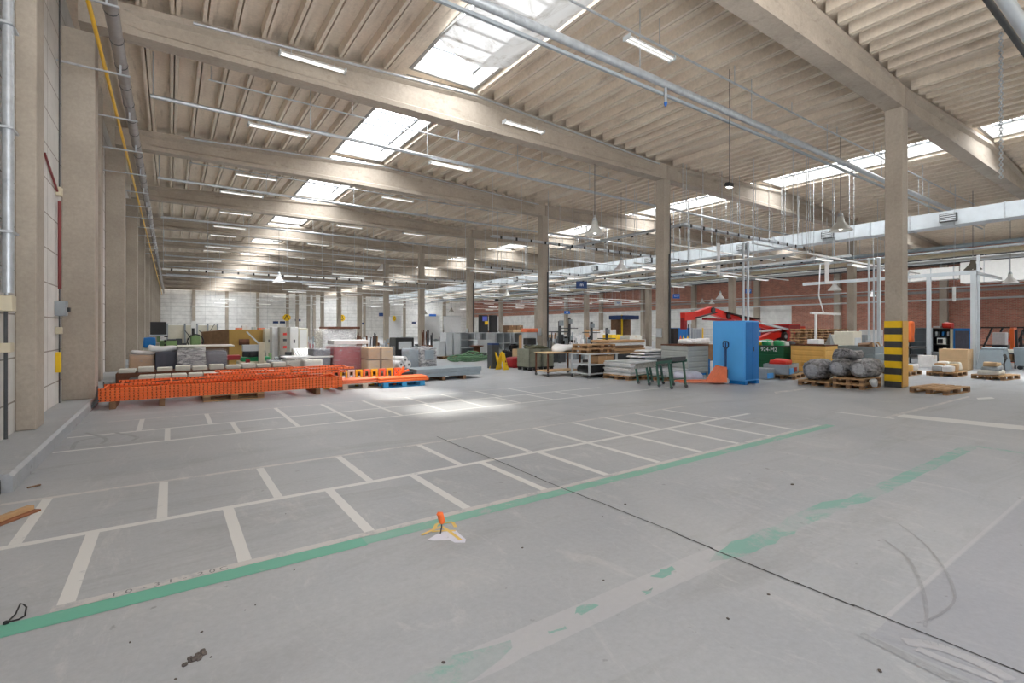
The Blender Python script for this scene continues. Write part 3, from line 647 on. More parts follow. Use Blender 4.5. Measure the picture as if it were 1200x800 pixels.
# chain top right
d=11.0; l=(1173-CX)/FP*d; x,y=d*S_+l*C_,d*C_-l*S_; zb=EYE+(CY-207)/FP*d
b=MB(); z=0; i=0
while z<8.72-zb:
    n=10; pts=[]
    for k in range(n+1):
        a=2*PI*k/n; px_,pz_=.028*math.cos(a),.045*math.sin(a); pts.append(((px_,0,z+pz_) if i%2 else (0,px_,z+pz_)))
    b.tube(pts,.011,5,False); z+=.066; i+=1
o=obj('steel_chain',b,m_galv,loc=(x,y,zb)); tag(o,'bright steel chain hanging from the roof at the upper right','chain')
t=thing('ceiling_pipe','thick white pipe pair leaving the picture at the upper right corner','pipe',(0,0,0)); 
P1=(onY(1165,3.6),3.6,7.4)
b=MB(); b.tube([(11,2.16,7.4),(32,2.16,7.4)],.11,12); obj('pipe',b,m_duct,t); b=MB(); b.tube([(11,2.48,7.75),(32,2.48,7.75)],.06); obj('pipe',b,m_dgrey,t)
for xx in (12,17,22,27): b=MB(); b.tube([(xx,2.16,7.4),(xx,2.16,8.4)],.012,6); obj('hanging_rod',b,m_galv,t)
# sagging plastic sheet under the nearest skylight
b=MB(); nx,ny=24,40; x0,x1=5.35,7.45; ya,yb=5.35,10.9; vs=[]
for j in range(ny+1):
    for i in range(nx+1):
        u=i/nx; v=j/ny
        ht=8.62+.18*(math.sin(v*PI*2.2+.4))*(1-u)*.6-.34*math.sin(PI*u)*(.6+.4*math.sin(PI*v))+.03*noise.noise(Vector((u*5,v*9,0)))
        skew=.35*math.sin(u*PI)*.5
        vs.append((x0+(x1-x0)*u,ya+(yb-ya)*v+skew,ht))
fs=[(j*(nx+1)+i,j*(nx+1)+i+1,(j+1)*(nx+1)+i+1,(j+1)*(nx+1)+i) for j in range(ny) for i in range(nx)]
b.add(vs,fs,True); b2=MB()
t=obj('plastic_sheet',b,m_sheet)
tag(t,'sagging dusty plastic sheet hung under the nearest skylight','sheet')
# ------------------------------------------------------------------ signs
def sign(px,py,d,w,h,mat,label,txt=None,tmat=None,ts=.3,face=None,rodtop=None,shape='rect'):
    l=(px-CX)/FP*d; x,y=d*S_+l*C_,d*C_-l*S_; z=EYE+(CY-py)/FP*d
    rz=-AN*.6 if face is None else face
    t=thing('hanging_sign' if rodtop else 'wall_sign',label,'sign',(x,y,z),rz)
    b=MB()
    if shape=='rect': b.box(-w/2,w/2,-.02,.02,-h/2,h/2,.005)
    else:
        n=8; pts=[(w/2*math.cos(PI/8+2*PI*k/8),h/2*math.sin(PI/8+2*PI*k/8)) for k in range(8)]
        b.add([(p,-.02,q) for p,q in pts]+[(p,.02,q) for p,q in pts],[tuple(range(8)),tuple(range(8,16))[::-1]]+[(i,8+i,8+(i+1)%8,(i+1)%8) for i in range(8)])
    obj('sign_board',b,mat,t)
    if txt: o=obj('lettering',textmesh(txt,ts,Vector((0,-.024,0)),0,.0,PI/2),tmat or m_signwhite,t)
    if rodtop:
        b=MB(); b.tube([(-w*.4,0,h/2),(-w*.4,0,rodtop-z)],.01,6); b.tube([(w*.4,0,h/2),(w*.4,0,rodtop-z)],.01,6); obj('hanging_rod',b,m_galv,t)
sign(681.5,333.5,32,.75,.46,m_navy,'large dark blue hanging sign right of the third inner column','m',None,.32,None,8.2)
sign(664.5,366,60,.75,.36,m_signblue,'small blue sign low above the white far wall, right of third inner column','AB',None,.26,None,5.0)
sign(724.5,355,50,.78,.50,m_lgrey,'pale white hanging sign left of the second inner column','AM',m_signblue,.25,None,5.2)
sign(792.5,347,40,.62,.36,m_signblue,'blue hanging sign right of the second inner column','ACM',None,.2,None,5.2)
sign(877,341,30,.42,.26,m_signblue,'blue sign between the tall zinc posts','A07',None,.17,None,5.3)
sign(806,377,28,.45,.28,m_lgrey,'pale blue oval sign at the end of the red crane arm',None,None,.2,None,None)
sign(336,372,78,1.25,1.1,m_yellow,'yellow sign with black letter A on the far wall','A',m_black,1.1,0,None,'oct')
sign(400.5,372.5,76,1.1,1.1,m_yellow,'yellow sign with black letter B, beside a far column','B',m_black,1.0,0,None,'oct')
sign(462,373,78,.6,.9,m_yellow,'small yellow sign with black letter left of the sixth inner column','C',m_black,.6,0,None,'oct')
for i,(px,py,d,w,h) in enumerate(((323,377.5,79,.8,.36),(331,377.5,79,.8,.36),(349,375,79,.85,.36),(424.5,379,79,.5,.3),(448,368.5,60,.85,.4),(463,379,79,.6,.25),(485,378,79,.7,.3),(507,369.5,90,1.4,.5),(458,375,79,.6,.4))):
    sign(px,py,d,w,h,m_navy if i not in (7,8) else m_signblue,'%s small blue board from the left in the row on the far white wall'%ORD[i],None,None,.2,0,None)
b=MB(); b.box(0,1,0,1,0,1)
def hang_panel(px,py0,py1,d,wpx,label):
    l=(px-CX)/FP*d; x,y=d*S_+l*C_,d*C_-l*S_; z0=EYE+(CY-py1)/FP*d; z1=EYE+(CY-py0)/FP*d; w=wpx/FP*d
    t=thing('hanging_tag',label,'panel',(x,y,z0),-AN*.6); b=MB(); b.box(-w/2,w/2,-.01,.01,0,z1-z0); obj('panel',b,m_paper,t); b=MB(); b.tube([(0,0,z1-z0),(0,0,5.9-z0)],.008,6); obj('string',b,m_galv,t)
hang_panel(969,306,332,19,6,'long white paper strip hanging left of the banded column'); hang_panel(1118,336,353,24,5,'white paper strip hanging right of the banded column'); hang_panel(842,285,322,21,4,'long pale strip hanging from the cable tray')
# floor standing zinc posts
def post(px,xw,ztop_,label,r=.06,y=None,g='tall zinc posts'):
    y=onX(px,xw) if y is None else y
    t=thing('steel_post',label,'post',(xw,y,0),0,g); b=MB(); b.box(-r,r,-r,r,.02,ztop_,.01); obj('post',b,m_duct,t); q=min(.16,r*2); b=MB(); b.box(-q,q,-q,q,0,.02); obj('base_plate',b,m_galv,t)
    return y
ya=post(1141,26.6,3.8,'zinc post nearest the right edge, carrying a frame beam',.085); yb=post(1088.5,26.6,3.8,'zinc post right of the banded column, behind a white box',.07)
post(1146.5,27.1,4.6,'taller thin zinc post directly behind the right one',.05)
post(871,22,5.6,'left one of the tall zinc post pair behind the blue cabinet',.045); post(876.5,22,5.6,'right one of the tall zinc post pair behind the blue cabinet',.045)
t=thing('steel_frame_beam','white beam joining the zinc posts at the right','beam',(26.6,ya,3.8)); b=MB(); b.box(-.07,.07,-.1,6.5,0,.14); b.box(-.05,4,-.1,0,.0,.1); obj('beam',b,m_duct,t)
for i,px in enumerate((1018,1024,1030)):
    post(px,24.5,4.6,'%s thin white riser pipe left of the banded column'%ORD[i],.03 if i!=2 else .06,None,'white riser pipes')
# pallet board racks etc. are on the floor, see below
t=thing('hoist_arm','white slanted air arm with hose above the workshop, left aisle','arm',W(327,500)[:2]+(0,)) if False else None
# ------------------------------------------------------------------ things on the floor: reusable kinds
def pallet_master(mat,bm_=None):
    t=thing('wooden_pallet','x','pallet')
    b=MB()
    for i,(y,w_) in enumerate(((-.3275,.145),(-.165,.1),(0,.145),(.165,.1),(.3275,.145))): b.box(-.6,.6,y-w_/2,y+w_/2,.122,.144,.003)
    for x in (-.53,0,.53): b.box(x-.07,x+.07,-.4,.4,.1,.122)
    obj('top_deck',b,mat,t)
    bb=MB(); bb.box(-.07,.07,-.05,.05,.022,.1); bk=bb.mesh('block',bm_ or mat)
    sk=MB(); sk.box(-.6,.6,-.05,.05,0,.022); skm=sk.mesh('skid_board',mat)
    for y in (-.35,0,.35):
        obj('skid_board',skm,None,t,(0,y,0))
        for x in (-.53,0,.53): obj('block',bk,None,t,(x,y,0))
    return t
PAL=[None]; plabels=set()
def pallet(x,y,rz,label,mat=None,z=0,sc=None):
    assert label not in plabels,label
    plabels.add(label)
    if mat is not None: t=pallet_master(mat); t.location=(x,y,z); t.rotation_euler=(0,0,rz); t['label']=label; t['group']='pallets'; return t
    if PAL[0] is None: PAL[0]=pallet_master(m_wood,m_wood2); t=PAL[0]; t.location=(x,y,z); t.rotation_euler=(0,0,rz); t['label']=label; t['group']='pallets'
    else: t=dup(PAL[0],(x,y,z),rz,label,'pallets')
    if sc: t.scale=sc
    return t
def corner(xc,yb,xl=None,xr=None,yt=None):
    X,Y=W(xc,yb); r=[X,Y]
    if xr is not None: r.append(onY(xr,Y)-X)
    if xl is not None: r.append(onX(xl,X)-Y)
    if yt is not None: r.append(Zat(yt,X,Y))
    return r
def sizebox(xl,xr,yb,yt,zb=0): # front face (towards -Y) from its two upright edges: returns X,Y,width,height
    X,Y=W(xl,yb,zb); return X,Y,onY(xr,Y)-X,Zat(yt,X,Y)-zb
def container(label,X,Y,w,d,h,mat,rims=None,n=5,name='steel_container',leg=.14,group=None,txt=None):
    t=thing(name,label,'container',(X,Y,0),0,group); p=.04
    def wallp(flip,a,b0,L,axis):
        m=MB(); hh=(h-leg)/n
        for i in range(n):
            z0=leg+i*hh
            prof=[(0,z0+.012),(-.018,z0+.03),(-.018,z0+hh-.03),(0,z0+hh-.012),(.02,z0+hh-.012),(.02,z0+.012)]
            if axis=='X': m.profX([(b0+(q*flip),z_) for q,z_ in (prof if flip>0 else prof[::-1])],a,a+L)
            else: m.profY([(b0+(q*flip),z_) for q,z_ in (prof if flip<0 else prof[::-1])],a,a+L)
        if axis=='X': m.box(a,a+L,b0-(.0 if flip>0 else .012),b0+(.012 if flip>0 else .0),leg,h)
        else: m.box(b0-(.0 if flip>0 else .012),b0+(.012 if flip>0 else .0),a,a+L,leg,h)
        return m
    obj('side_panel',wallp(1,p,.01,w-2*p,'X'),mat,t); obj('side_panel',wallp(-1,p,d-.01,w-2*p,'X'),mat,t)
    obj('side_panel',wallp(1,p,.01,d-2*p,'Y'),mat,t); obj('side_panel',wallp(-1,p,w-.01,d-2*p,'Y'),mat,t)
    b=MB(); b.box(.01,w-.01,.01,d-.01,leg-.02,leg+.02); obj('bottom_panel',b,mat,t)
    for x in (0,w-p*1.4):
        for y in (0,d-p*1.4): b=MB(); b.box(x,x+p*1.4,y,y+p*1.4,.0,h+.005,.006); obj('corner_post',b,mat,t)
    b=MB(); e=.045; b.box(-.01,w+.01,-.012,e,h-.02,h+.025); b.box(-.01,w+.01,d-e,d+.012,h-.02,h+.025); b.box(-.01,e,0,d,h-.02,h+.025); b.box(w-e,w+.01,0,d,h-.02,h+.025); obj('rim',b,rims or mat,t)
    if txt: obj('lettering',textmesh(txt,.13,Vector((-.032,d*.62,h-.17)),-PI/2,0,PI/2),m_signwhite,t) if txt[0]=='-' else obj('lettering',textmesh(txt,.15,Vector((w*.45,-.035,h-.16)),0,0,PI/2),m_signwhite,t)
    return t
def carton(label,X,Y,Z,w,d,h,mat=None,group=None,rz=0,name='cardboard_box'):
    t=thing(name,label,'box',(X,Y,Z),rz,group); mat=mat or m_card
    b=MB(); b.box(0,w,0,d,0,h,.006); obj('box_body',b,mat,t)
    b=MB(); b.box(w*.47,w*.53,-.003,d+.003,h-.12,h+.003); obj('tape',b,m_card2 if mat!=m_card2 else m_card,t)
    b=MB(); b.box(-.002,w+.002,-.003,-.0,h*.5-.003,h*.5+.003) ; obj('flap_seam',b,m_wood2,t) if h>.5 else None
    return t
def wrapped(label,X,Y,Z,w,d,h,mat,film,seed=1,amp=.03,name='wrapped_load',rnd=0.06,bands=0,cat='load'):
    t=thing(name,label,cat,(X+w/2,Y+d/2,Z)); b=MB(); b.lump(w*.97,d*.97,h*.97,amp,6,seed,0,rnd)
    if bands:
        for i in range(bands): b.box(-w*.485,w*.485,-d*.5,-d*.47,h*(i+.93)/bands*.97,h*(i+1)/bands*.97)
    obj('load',b,mat,t); b=MB(); b.lump(w*1.03,d*1.03,h*1.02,amp*1.3,8,seed,0,rnd); obj('film',b,film,t); return t
def table(label,X,Y,w,d,h,top,leg,shelf=None,name='work_table',wheels=False,cat='table',tt=.04,ls=.045,rz=0):
    t=thing(name,label,cat,(X,Y,0),rz); b=MB(); b.box(0,w,0,d,h-tt,h,.005); obj('table_top',b,top,t); wz=.11 if wheels else 0
    for x in (.03,w-.03-ls):
        for y in (.03,d-.03-ls):
            b=MB(); b.box(x,x+ls,y,y+ls,wz,h-tt); l=obj('leg',b,leg,t)
            if wheels: b=MB(); b.tube([(x+ls/2-.018,y+ls/2,.05),(x+ls/2+.018,y+ls/2,.05)],.05,12); b.box(x+.005,x+ls-.005,y+.01,y+ls-.01,.06,.12); obj('castor',b,m_dgrey,l)
    for z in (shelf or []): b=MB(); b.box(.03,w-.03,.03,d-.03,z-.03,z); obj('shelf',b,top,t)
    return t
def junk(name,label,cat,X,Y,Z,w,d,h,mats,n=12,seed=0,kinds='btl',group=None,parts='piece'):
    """a thing made of several leaning bars, blocks and rods standing on Z"""
    r=random.Random(seed); t=thing(name,label,cat,(X,Y,Z),0,group)
    b=MB(); b.box(0,w,0,d,0,h*.35,.01); obj('base',b,mats[0],t)
    for i in range(n):
        b=MB(); k=r.choice(kinds); x=r.uniform(.05,.85)*w; y=r.uniform(.1,.8)*d; s=r.uniform(.1,.28)*min(w,1.2); hh=h*r.uniform(.35,.65); z0=h*.34*r.uniform(.7,1)
        if k=='b': b.box(x,min(w,x+s),y,min(d,y+s),z0,z0+hh*.7,.008)
        elif k=='t': b.tube([(x,y,z0),(x+r.uniform(-.2,.2)*w*.4,y,z0+hh)],r.uniform(.012,.03)*1.3,8)
        else: b.tube([(x,y,z0+hh*.4),(min(w,x+s),y,z0+hh*.4)],r.uniform(.04,.09),12)
        obj(parts,b,r.choice(mats),t)
    return t
# ------------------------------------------------------------------ foreground bits
t=thing('floor_marker','orange headed spike standing in a white and yellow spray mark','marker',(1.74,3.47,0))
b=MB(); b.tube([(-.012,0,-.005),(0,0,.05),(.0,0,.085)],.0055,8); obj('steel_rod',b,m_dgrey,t)
b=MB(); b.tube([(0.004,0,.078),(.002,0,.10),(-.006,.0,.128),(-.012,0,.15),(-.03,.0,.157),(-.04,0,.15)],[.017,.026,.025,.026,.018,.008],12); obj('handle',b,m_orange,t)
t=thing('cable_tie_loop','thin black strap loop lying on the green line at the left edge','strap',(*W(20,728),0)); 
pp=[(6,731),(14,729),(22,727),(29,723),(31,719),(28,716),(24,714.5),(18,721),(8,731)]; o0=W(20,728)
b=MB(); b.tube([(W(*p)[0]-o0[0],W(*p)[1]-o0[1],.008+(.03 if 3<i<7 else 0)) for i,p in enumerate(pp)],.0045,6); obj('strap',b,m_black,t)
b=MB(); q=W(7,731); b.lathe([(.0,0),(.014,.003),(.012,.016),(0,.02)],q[0]-o0[0],q[1]-o0[1],8); obj('buckle',b,m_black,t)
b=MB(); rr=random.Random(2); b.lump(.06,.035,.016,.02,4,3,0,.7); [b.lump(.022,.018,.012,.012,2,q,0,.6,rr.uniform(-.05,.05),rr.uniform(-.025,.025)) for q in range(14)]; o=obj('dirt_clump',b,plain('dirt',(.38,.35,.33),.95,0,.3,60,None,.5,.8),loc=(*W(228,772),0),rz=.3); tag(o,'dark crumbly dirt clump at the bottom left on bare concrete','dirt')
r_=random.Random(5); dm=MB().lump(.02,.014,.008,.006,3,1,0,.7).mesh('crumb',MATS['dirt'])
for i,(px,py,s) in enumerate(((236,741,1),(299,709,.7),(152,753,.8),(206,796,.9),(287,715,.6),(520,777,1.3),(706,605,.8),(707,680,.9),(733,591,1.4),(1031,787,1.4),(901,697,1.2),(335,567+35,.6),(928,568,2.2),(690,500,.8),(247,770,.8),(612,642,1.1),(345,668,.7),(853,725,1.2))):
    o=obj('crumb',dm,None,loc=(*W(px,py),0),rz=r_.random()*6); o.scale=(s*.7,s*.7,s*.7); tag(o,'small dark crumb lying loose on the bare concrete floor','crumb','loose crumbs on the floor')
o0=W(39,571); b=MB(); b.bar((-.04,-.02,.01),(.05,.03,.012),.02,.012); b.bar((.03,.0,.015),(.055,-.01,.02),.012); o=obj('wood_splinter',b,m_wood2,loc=(*o0,0)); tag(o,'short dark splinter beside the kerb end at the left','splinter')
x,y=W(2,612); t=thing('timber_offcut','two broken timber battens at the left picture edge','timber',(x,y,0),.95)
b=MB(); b.box(-.30,.25,-.03,.03,.018,.055,.003); obj('batten',b,m_wood,t,(0,0.0,0),.02); b=MB(); b.box(-.30,.26,-.075,.0,.0,.018,.002); obj('batten',b,plain('red_wood',(.55,.36,.25),.85,0,.2,9),t)
b=MB(); b.box(-.55,0,0,.5,0,.16,.01); b.mi=1; 
for i in range(6): b.box(-.005,.004,.04+.08*i,.08+.08*i,.02,.14)
o=obj('drain_box',b,[m_dgrey,m_black],loc=(KX-.07,6.18,0)); tag(o,'dark slotted steel box closing the kerb end at the left edge','box')
# ------------------------------------------------------------------ orange rack frames
def frame_mesh(L,w=1.0,hole=True):
    out={}
    b=MB(); b.box(0,L,0,.055,0,.049,.004); b.mi=1; n=int(L/.075)
    for i in range(n):
        b.box(.03+i*.075,.048+i*.075,-.0012,.002,.012,.038); b.box(.03+i*.075,.058+i*.075,.015,.038,.047,.0502)
    out['post']=b.mesh('upright_post',[m_orange,m_hole])
    b=MB(); n=max(2,int(L/.85))
    for i in range(n):
        x0=.08+i*(L-.16)/n; x1=.08+(i+1)*(L-.16)/n; b.bar((x0,.05,.026),(x0,w-.05,.026),.035,.03); b.bar((x0,.05,.03),(x1,w-.05,.03),.03,.02)
    b.bar((L-.08,.05,.026),(L-.08,w-.05,.026),.035,.03); out['brace']=b.mesh('cross_bracing',m_orange)
    b=MB(); b.box(-.012,.0,-.03,.09,-.03,.10); out['foot']=b.mesh('foot_plate',m_dgrey); return out
def rack_frame(fm,x,y,z,rz,L,label,w=1.0,foot=True):
    t=thing('rack_upright_frame',label,'rack frame',(x,y,z),rz,'orange rack uprights in the left pile')
    for yy in (0,w-.055): obj('upright_post',fm['post'],None,t,(0,yy,0))
    obj('cross_bracing',fm['brace'],None,t)
    if foot:
        for yy in (0,w-.055): obj('foot_plate',fm['foot'],None,t,(0,yy,0))
    return t
Lr=4.72; fm=frame_mesh(Lr)
yA=12.62; xA=-1.18
for i in range(5): rack_frame(fm,xA+(.0,.003,-.002,.002,.0)[i],yA+(.0,.006,-.004,.005,-.003)[i],.146+i*.0545,-.012,Lr,('lowest','second lowest','middle','second highest','highest')[i]+' orange perforated rack frame of the long front pile')
fm2=frame_mesh(2.7,.9); rack_frame(fm2,-.9,yA+.22,.425,.035,2.7,'orange rack frame lying loose on top of the pile at its left end',.9,False)
fm3=frame_mesh(3.1,.9); rack_frame(fm3,.62,yA+.30,.425+.058,-.03,3.1,'orange rack frame on top of the pile reaching to its right end',.9,False); rack_frame(fm3,.9,yA+.42,.545,.02,3.1,'topmost orange rack frame at the right of the pile',.9,False)
b=MB(); b.box(-.05,.05,-.1,1.0,0,.146,.004)
sm=b.mesh('wooden_bearer',m_wood2)
for i,x in enumerate((-.95,-.15,2.95)): o=obj('wooden_bearer',sm,None,loc=(x,yA,0)); tag(o,('left','middle','right')[i]+' dark timber bearer under the orange rack frames','timber','timber bearers under the rack frames')
pallet(1.18,yA+.40,0,'wooden pallet under the middle of the long orange rack pile')
b=MB(); b.hexa([(-.03,-.06,0),(.03,-.06,0),(.03,0,0),(-.03,0,0),(.12,-.06,.2),(.18,-.06,.2),(.18,0,.2),(.12,0,.2)]); o=obj('bent_bracket',b,m_dgrey,loc=(xA-.14,yA-.02,0)); tag(o,'dark bent steel bracket leaning at the left end of the orange pile','bracket')
# short orange beams on pallets right of the pile
x,y=W(401,457); w_=onY(449,y)-x
pallet(x+.62,y+.42,0,'white weathered pallet under the short pale orange beams',plain('pale_pallet',(.80,.76,.70),.8,0,.1))
for i in range(4): b=MB(); b.box(0,1.25,0,.16,0,.055,.01); b.box(.02,.05,-.002,.16,-.005,.06); o=obj('rack_beam',b,m_orange2,loc=(x-.02+.01*i,y+.02+.165*i,.146)); tag(o,'%s short pale orange beam from the front on the white weathered pallet'%ORD[i],'beam','short orange beams')
for i in range(4): b=MB(); b.box(0,1.2,0,.16,0,.055,.01); o=obj('rack_beam',b,m_orange2,loc=(x+.02-.01*i,y+.04+.165*i,.204),rz=.01); tag(o,'%s short pale orange beam from the front in the upper layer on the white pallet'%ORD[i],'beam','short orange beams')
x,y=W(449,455); pallet(x+.62,y+.42,0,'light blue painted pallet with orange beams on it',m_bluepal)
for i in range(5): b=MB(); b.box(0,1.45,0,.14,0,.06,.01); o=obj('rack_beam',b,m_orange,loc=(x-.1+.02*i,y+.02+.15*i,.146),rz=.0); tag(o,'%s orange beam from the front on the light blue pallet'%ORD[i],'beam','orange beams on the blue pallet')
for i in range(4): b=MB(); b.box(0,1.4,0,.14,0,.06,.01); o=obj('rack_beam',b,m_orange,loc=(x-.08+.02*i,y+.05+.15*i,.209),rz=.0); tag(o,'%s orange beam from the front in the upper layer on the blue pallet'%ORD[i],'beam','orange beams on the blue pallet')
# yellow and orange end frames standing behind
for i,px in enumerate((383,394,403,412,421,430,439,448,457,466)):
    Yf=13.55; X=onY(px,Yf); mat=(m_yellow,m_orange2)[i%2] if i not in(3,) else m_carton
    t=thing('rack_connector','%s upright yellow or orange connector bracket from the left behind the short beams'%ORD[i],'bracket',(X,Yf,0),0,'connector brackets behind the orange beams'); b=MB(); b.box(-.09,.09,0,.08,0,.10); b.box(-.09,-.05,0,.06,.1,.42); b.box(.05,.09,0,.06,.1,.42); b.box(-.09,.09,0,.06,.42,.47); obj('bracket',b,mat,t)
t=thing('orange_cross_frame','tilted orange trestle at the right end of the orange beams','frame',(onY(461,13.2),13.2,0)); b=MB(); b.bar((0,0,0),(.35,.1,.5),.06,.06); b.bar((.4,0,0),(.1,.15,.48),.06,.06); b.bar((.1,.1,.3),(.5,.1,.42),.05,.05); obj('trestle',b,m_orange,t)
# grey steel troughs
x,y=W(487,447.5); x1=onY(563,y)
for i,(dz,dx) in enumerate(((.12,0),(.245,.04))):
    b=MB(); L=x1-x
    b.profX([(0,0),(.95,0),(.95,.12),(.9,.12),(.9,.02),(.05,.02),(.05,.12),(0,.12)],0,L) if i==0 else b.profX([(0,0),(.95,0),(.95,.12),(0,.12)],0,L)
    o=obj('steel_trough',b,m_steelblue,loc=(x+dx,y,dz)); tag(o,('lower','upper')[i]+' long blue-grey steel trough right of the orange beams','trough','blue-grey steel troughs')
for i in range(3): b=MB(); b.box(0,.1,0,1.0,0,.12); o=obj('wooden_bearer',b,m_wood2,loc=(x+.15+i*(L-.8)/2,y-.02,0)); tag(o,('left','middle','right')[i]+' bearer under the blue-grey steel troughs','timber','bearers under the troughs')
b=MB(); b.box(-.5,0,0,.9,0,.12,.01); b.box(-.45,0,.05,.85,.12,.3,.01); b.tube([(-.4,.1,.3),(-.1,.5,.45)],.03); o=obj('scrap_bundle',b,m_dgrey,loc=(x-.02,y+.05,0)); tag(o,'dark scrap bundle wedged between orange beams and troughs','scrap')
# ------------------------------------------------------------------ pale cartons behind the orange pile
Yr=14.35; n=0
b=MB(); b.box(0,3.3,0,.9,0,.40,.01); o=obj('low_platform',b,m_dgrey,loc=(-.82,Yr-.02,0)); tag(o,'dark low platform under the front row of pale cartons','platform')
b=MB(); b.box(0,4.2,0,.9,0,.46,.01); o=obj('low_platform',b,m_rust,loc=(-1.15,Yr+1.65,0)); tag(o,'rusty low platform under the rear row of pale cartons','platform')
mc=MB(); mc.box(0,.30,0,.42,0,.10,.008); mc=mc.mesh('flat_carton',m_carton)
for i in range(9):
    o=obj('flat_carton',mc,None,loc=(-.62+i*.325,Yr+.03*(i%2),.40+.0),rz=.03*((i*7)%3-1)); tag(o,'%s flat pale carton from the left in the front row behind the orange pile'%ORD[i],'box','flat pale cartons')
for i in range(10):
    o=obj('flat_carton',mc,None,loc=(-1.1+i*.40,Yr+1.7+.04*(i%3),.46),rz=.02*((i*5)%3-1)); o.scale=(1.15,1,.95+.35*(i%2)); tag(o,'%s flat pale carton from the left in the rear row behind the orange pile'%ORD[i],'box','flat pale cartons')
def at(xl,xr,yb,yt,Y,d):
    """front face on plane Y between pixel columns; base on the floor, top by the photo"""
    X=onY(xl,Y); return X,Y,onY(xr,Y)-X,d,Zat(yt,(X+onY(xr,Y))/2,Y)
# brown film wrapped stack, dark panel box, dark wrapped machines
X,Y,w_,d_,h_=at(150,182,432,416,17.6,1.2); wrapped('brown crate wrapped in film by the left columns',X,Y,.02,w_,d_,h_,m_card,m_film,3)
X,Y,w_,d_,h_=at(182,208,437,412,17.4,1.1)
t=thing('dark_cabinet','dark slate grey metal cabinet on short feet behind the cartons','cabinet',(X,Y,0)); b=MB(); b.box(0,w_,0,d_,.18,h_,.01); obj('cabinet_body',b,m_dload,t)
b=MB(); b.box(.02,w_-.02,-.012,0,.24,h_-.05); obj('door',b,m_dload,t)
for q in (.02,w_-.1): b=MB(); b.box(q,q+.08,0,d_,0,.18); obj('foot',b,m_dload,t)
t=thing('white_cloth_pile','crumpled white plastic heap on top of the dark cabinet','plastic',(X+.2,Y+.5,h_)); b=MB(); b.lump(.7,.5,.16,.08,6,5,0,.5); obj('plastic',b,m_paper,t)
t=thing('white_bundle','small white bundle lying on the brown wrapped crate','bundle',(onY(172,18),18,Zat(416,onY(172,18),17.6))); b=MB(); b.lump(.7,.4,.13,.06,5,15,0,.5); obj('plastic',b,m_paper,t)
X,Y,w_,d_,h_=at(208,241,437,409,17.0,1.1); wrapped('dark machine part wrapped in clear film, left of two',X,Y,.02,w_,d_,h_,m_dload,m_film2,8,.03)
X2,Y,w2,d_,h2=at(241,266,437,411,17.0,1.1); wrapped('dark machine part wrapped in clear film, right of two',X2,Y,.02,w2,d_,h2,m_dload,m_film,9,.03)
b=MB(); b.box(0,w_+w2+.2,0,1.0,0,.05,.01); o=obj('pale_board',b,m_carton,loc=(X,Y+.05,max(h_,h2)+.05)); tag(o,'long pale board lying over the two dark wrapped parts','board')
# tall dark display on green lathe
Yl=24.0
X,Y,w_,d_,h_=at(176,195,0,377,Yl,.5); zb=Zat(392,X,Yl)
t=thing('machine_display','green and white machining station with blue bin and a large dark panel on top','machine',(X,Yl,0))
b=MB(); b.box(-.25,.30,0,1,0,Zat(401,X,Yl)*1.0,.02); obj('cream_base',b,m_cream,t)
b=MB(); b.box(.30,w_+.1,0,1,0,Zat(399,X,Yl),.02); obj('green_body',b,m_greenm,t)
b=MB(); b.box(0,w_,.1,.45,zb,h_,.01); obj('dark_panel',b,m_black,t); b=MB(); b.box(-.02,w_+.02,.05,.5,zb-.06,zb,.01); obj('panel_shelf',b,m_lgrey,t); b=MB(); b.box(w_*.4,w_*.6,.2,.35,0,zb); obj('panel_post',b,m_greenm,t)
b=MB(); b.lump(.38,.3,.42,.02,4,1,0,.3,-.02,-.05); obj('blue_bin',b,m_blue2,t,(0,0,.85))
for i in range(4): z=Zat(395+5*i,X,Yl); b=MB(); b.box(.45,w_+.05,-.25,.1,z,z+.06,.01); obj('drawer_edge',b,m_black,t)
X,Y,w_,d_,h_=at(195,207.5,0,399,22.5,.9); t=thing('green_machine','light green machine block right of the dark panel station','machine',(X,Y,0)); b=MB(); b.profX([(0,0),(1,0),(1,h_),(.15,h_),(0,h_-.3)],0,w_); obj('body',b,m_greenm,t); b=MB(); b.box(.02,w_-.02,.1,.9,h_,h_+.05); obj('top_cover',b,m_dgrey,t)
t=thing('green_lathe','green lathe with round chuck guard behind the wrapped parts','lathe',(onY(219,22.5),22.5,0)); wl=onY(236,22.5)-onY(219,22.5)
b=MB(); b.box(0,wl,0,.7,0,.95,.02); obj('bed',b,m_greenm,t); b=MB(); b.box(wl*.25,wl*.95,.1,.6,.95,1.35,.03); obj('headstock',b,m_greenm,t)
b=MB(); a=[(wl*.6+.26*math.cos(q*PI/8),.05,1.12+.26*math.sin(q*PI/8)) for q in range(17)]; b.tube(a,.025,6); obj('handwheel',b,m_black,t); b=MB(); b.tube([(wl*.45,.3,1.3),(wl*.45,.3,1.62)],.05); obj('lever',b,m_black,t)
b=MB(); b.box(-.35,-.15,.2,.4,0,1.22,.01); b.tube([(-.2,.3,1.0),(0,.3,1.0)],.04); obj('tailstock',b,m_dgrey,t)
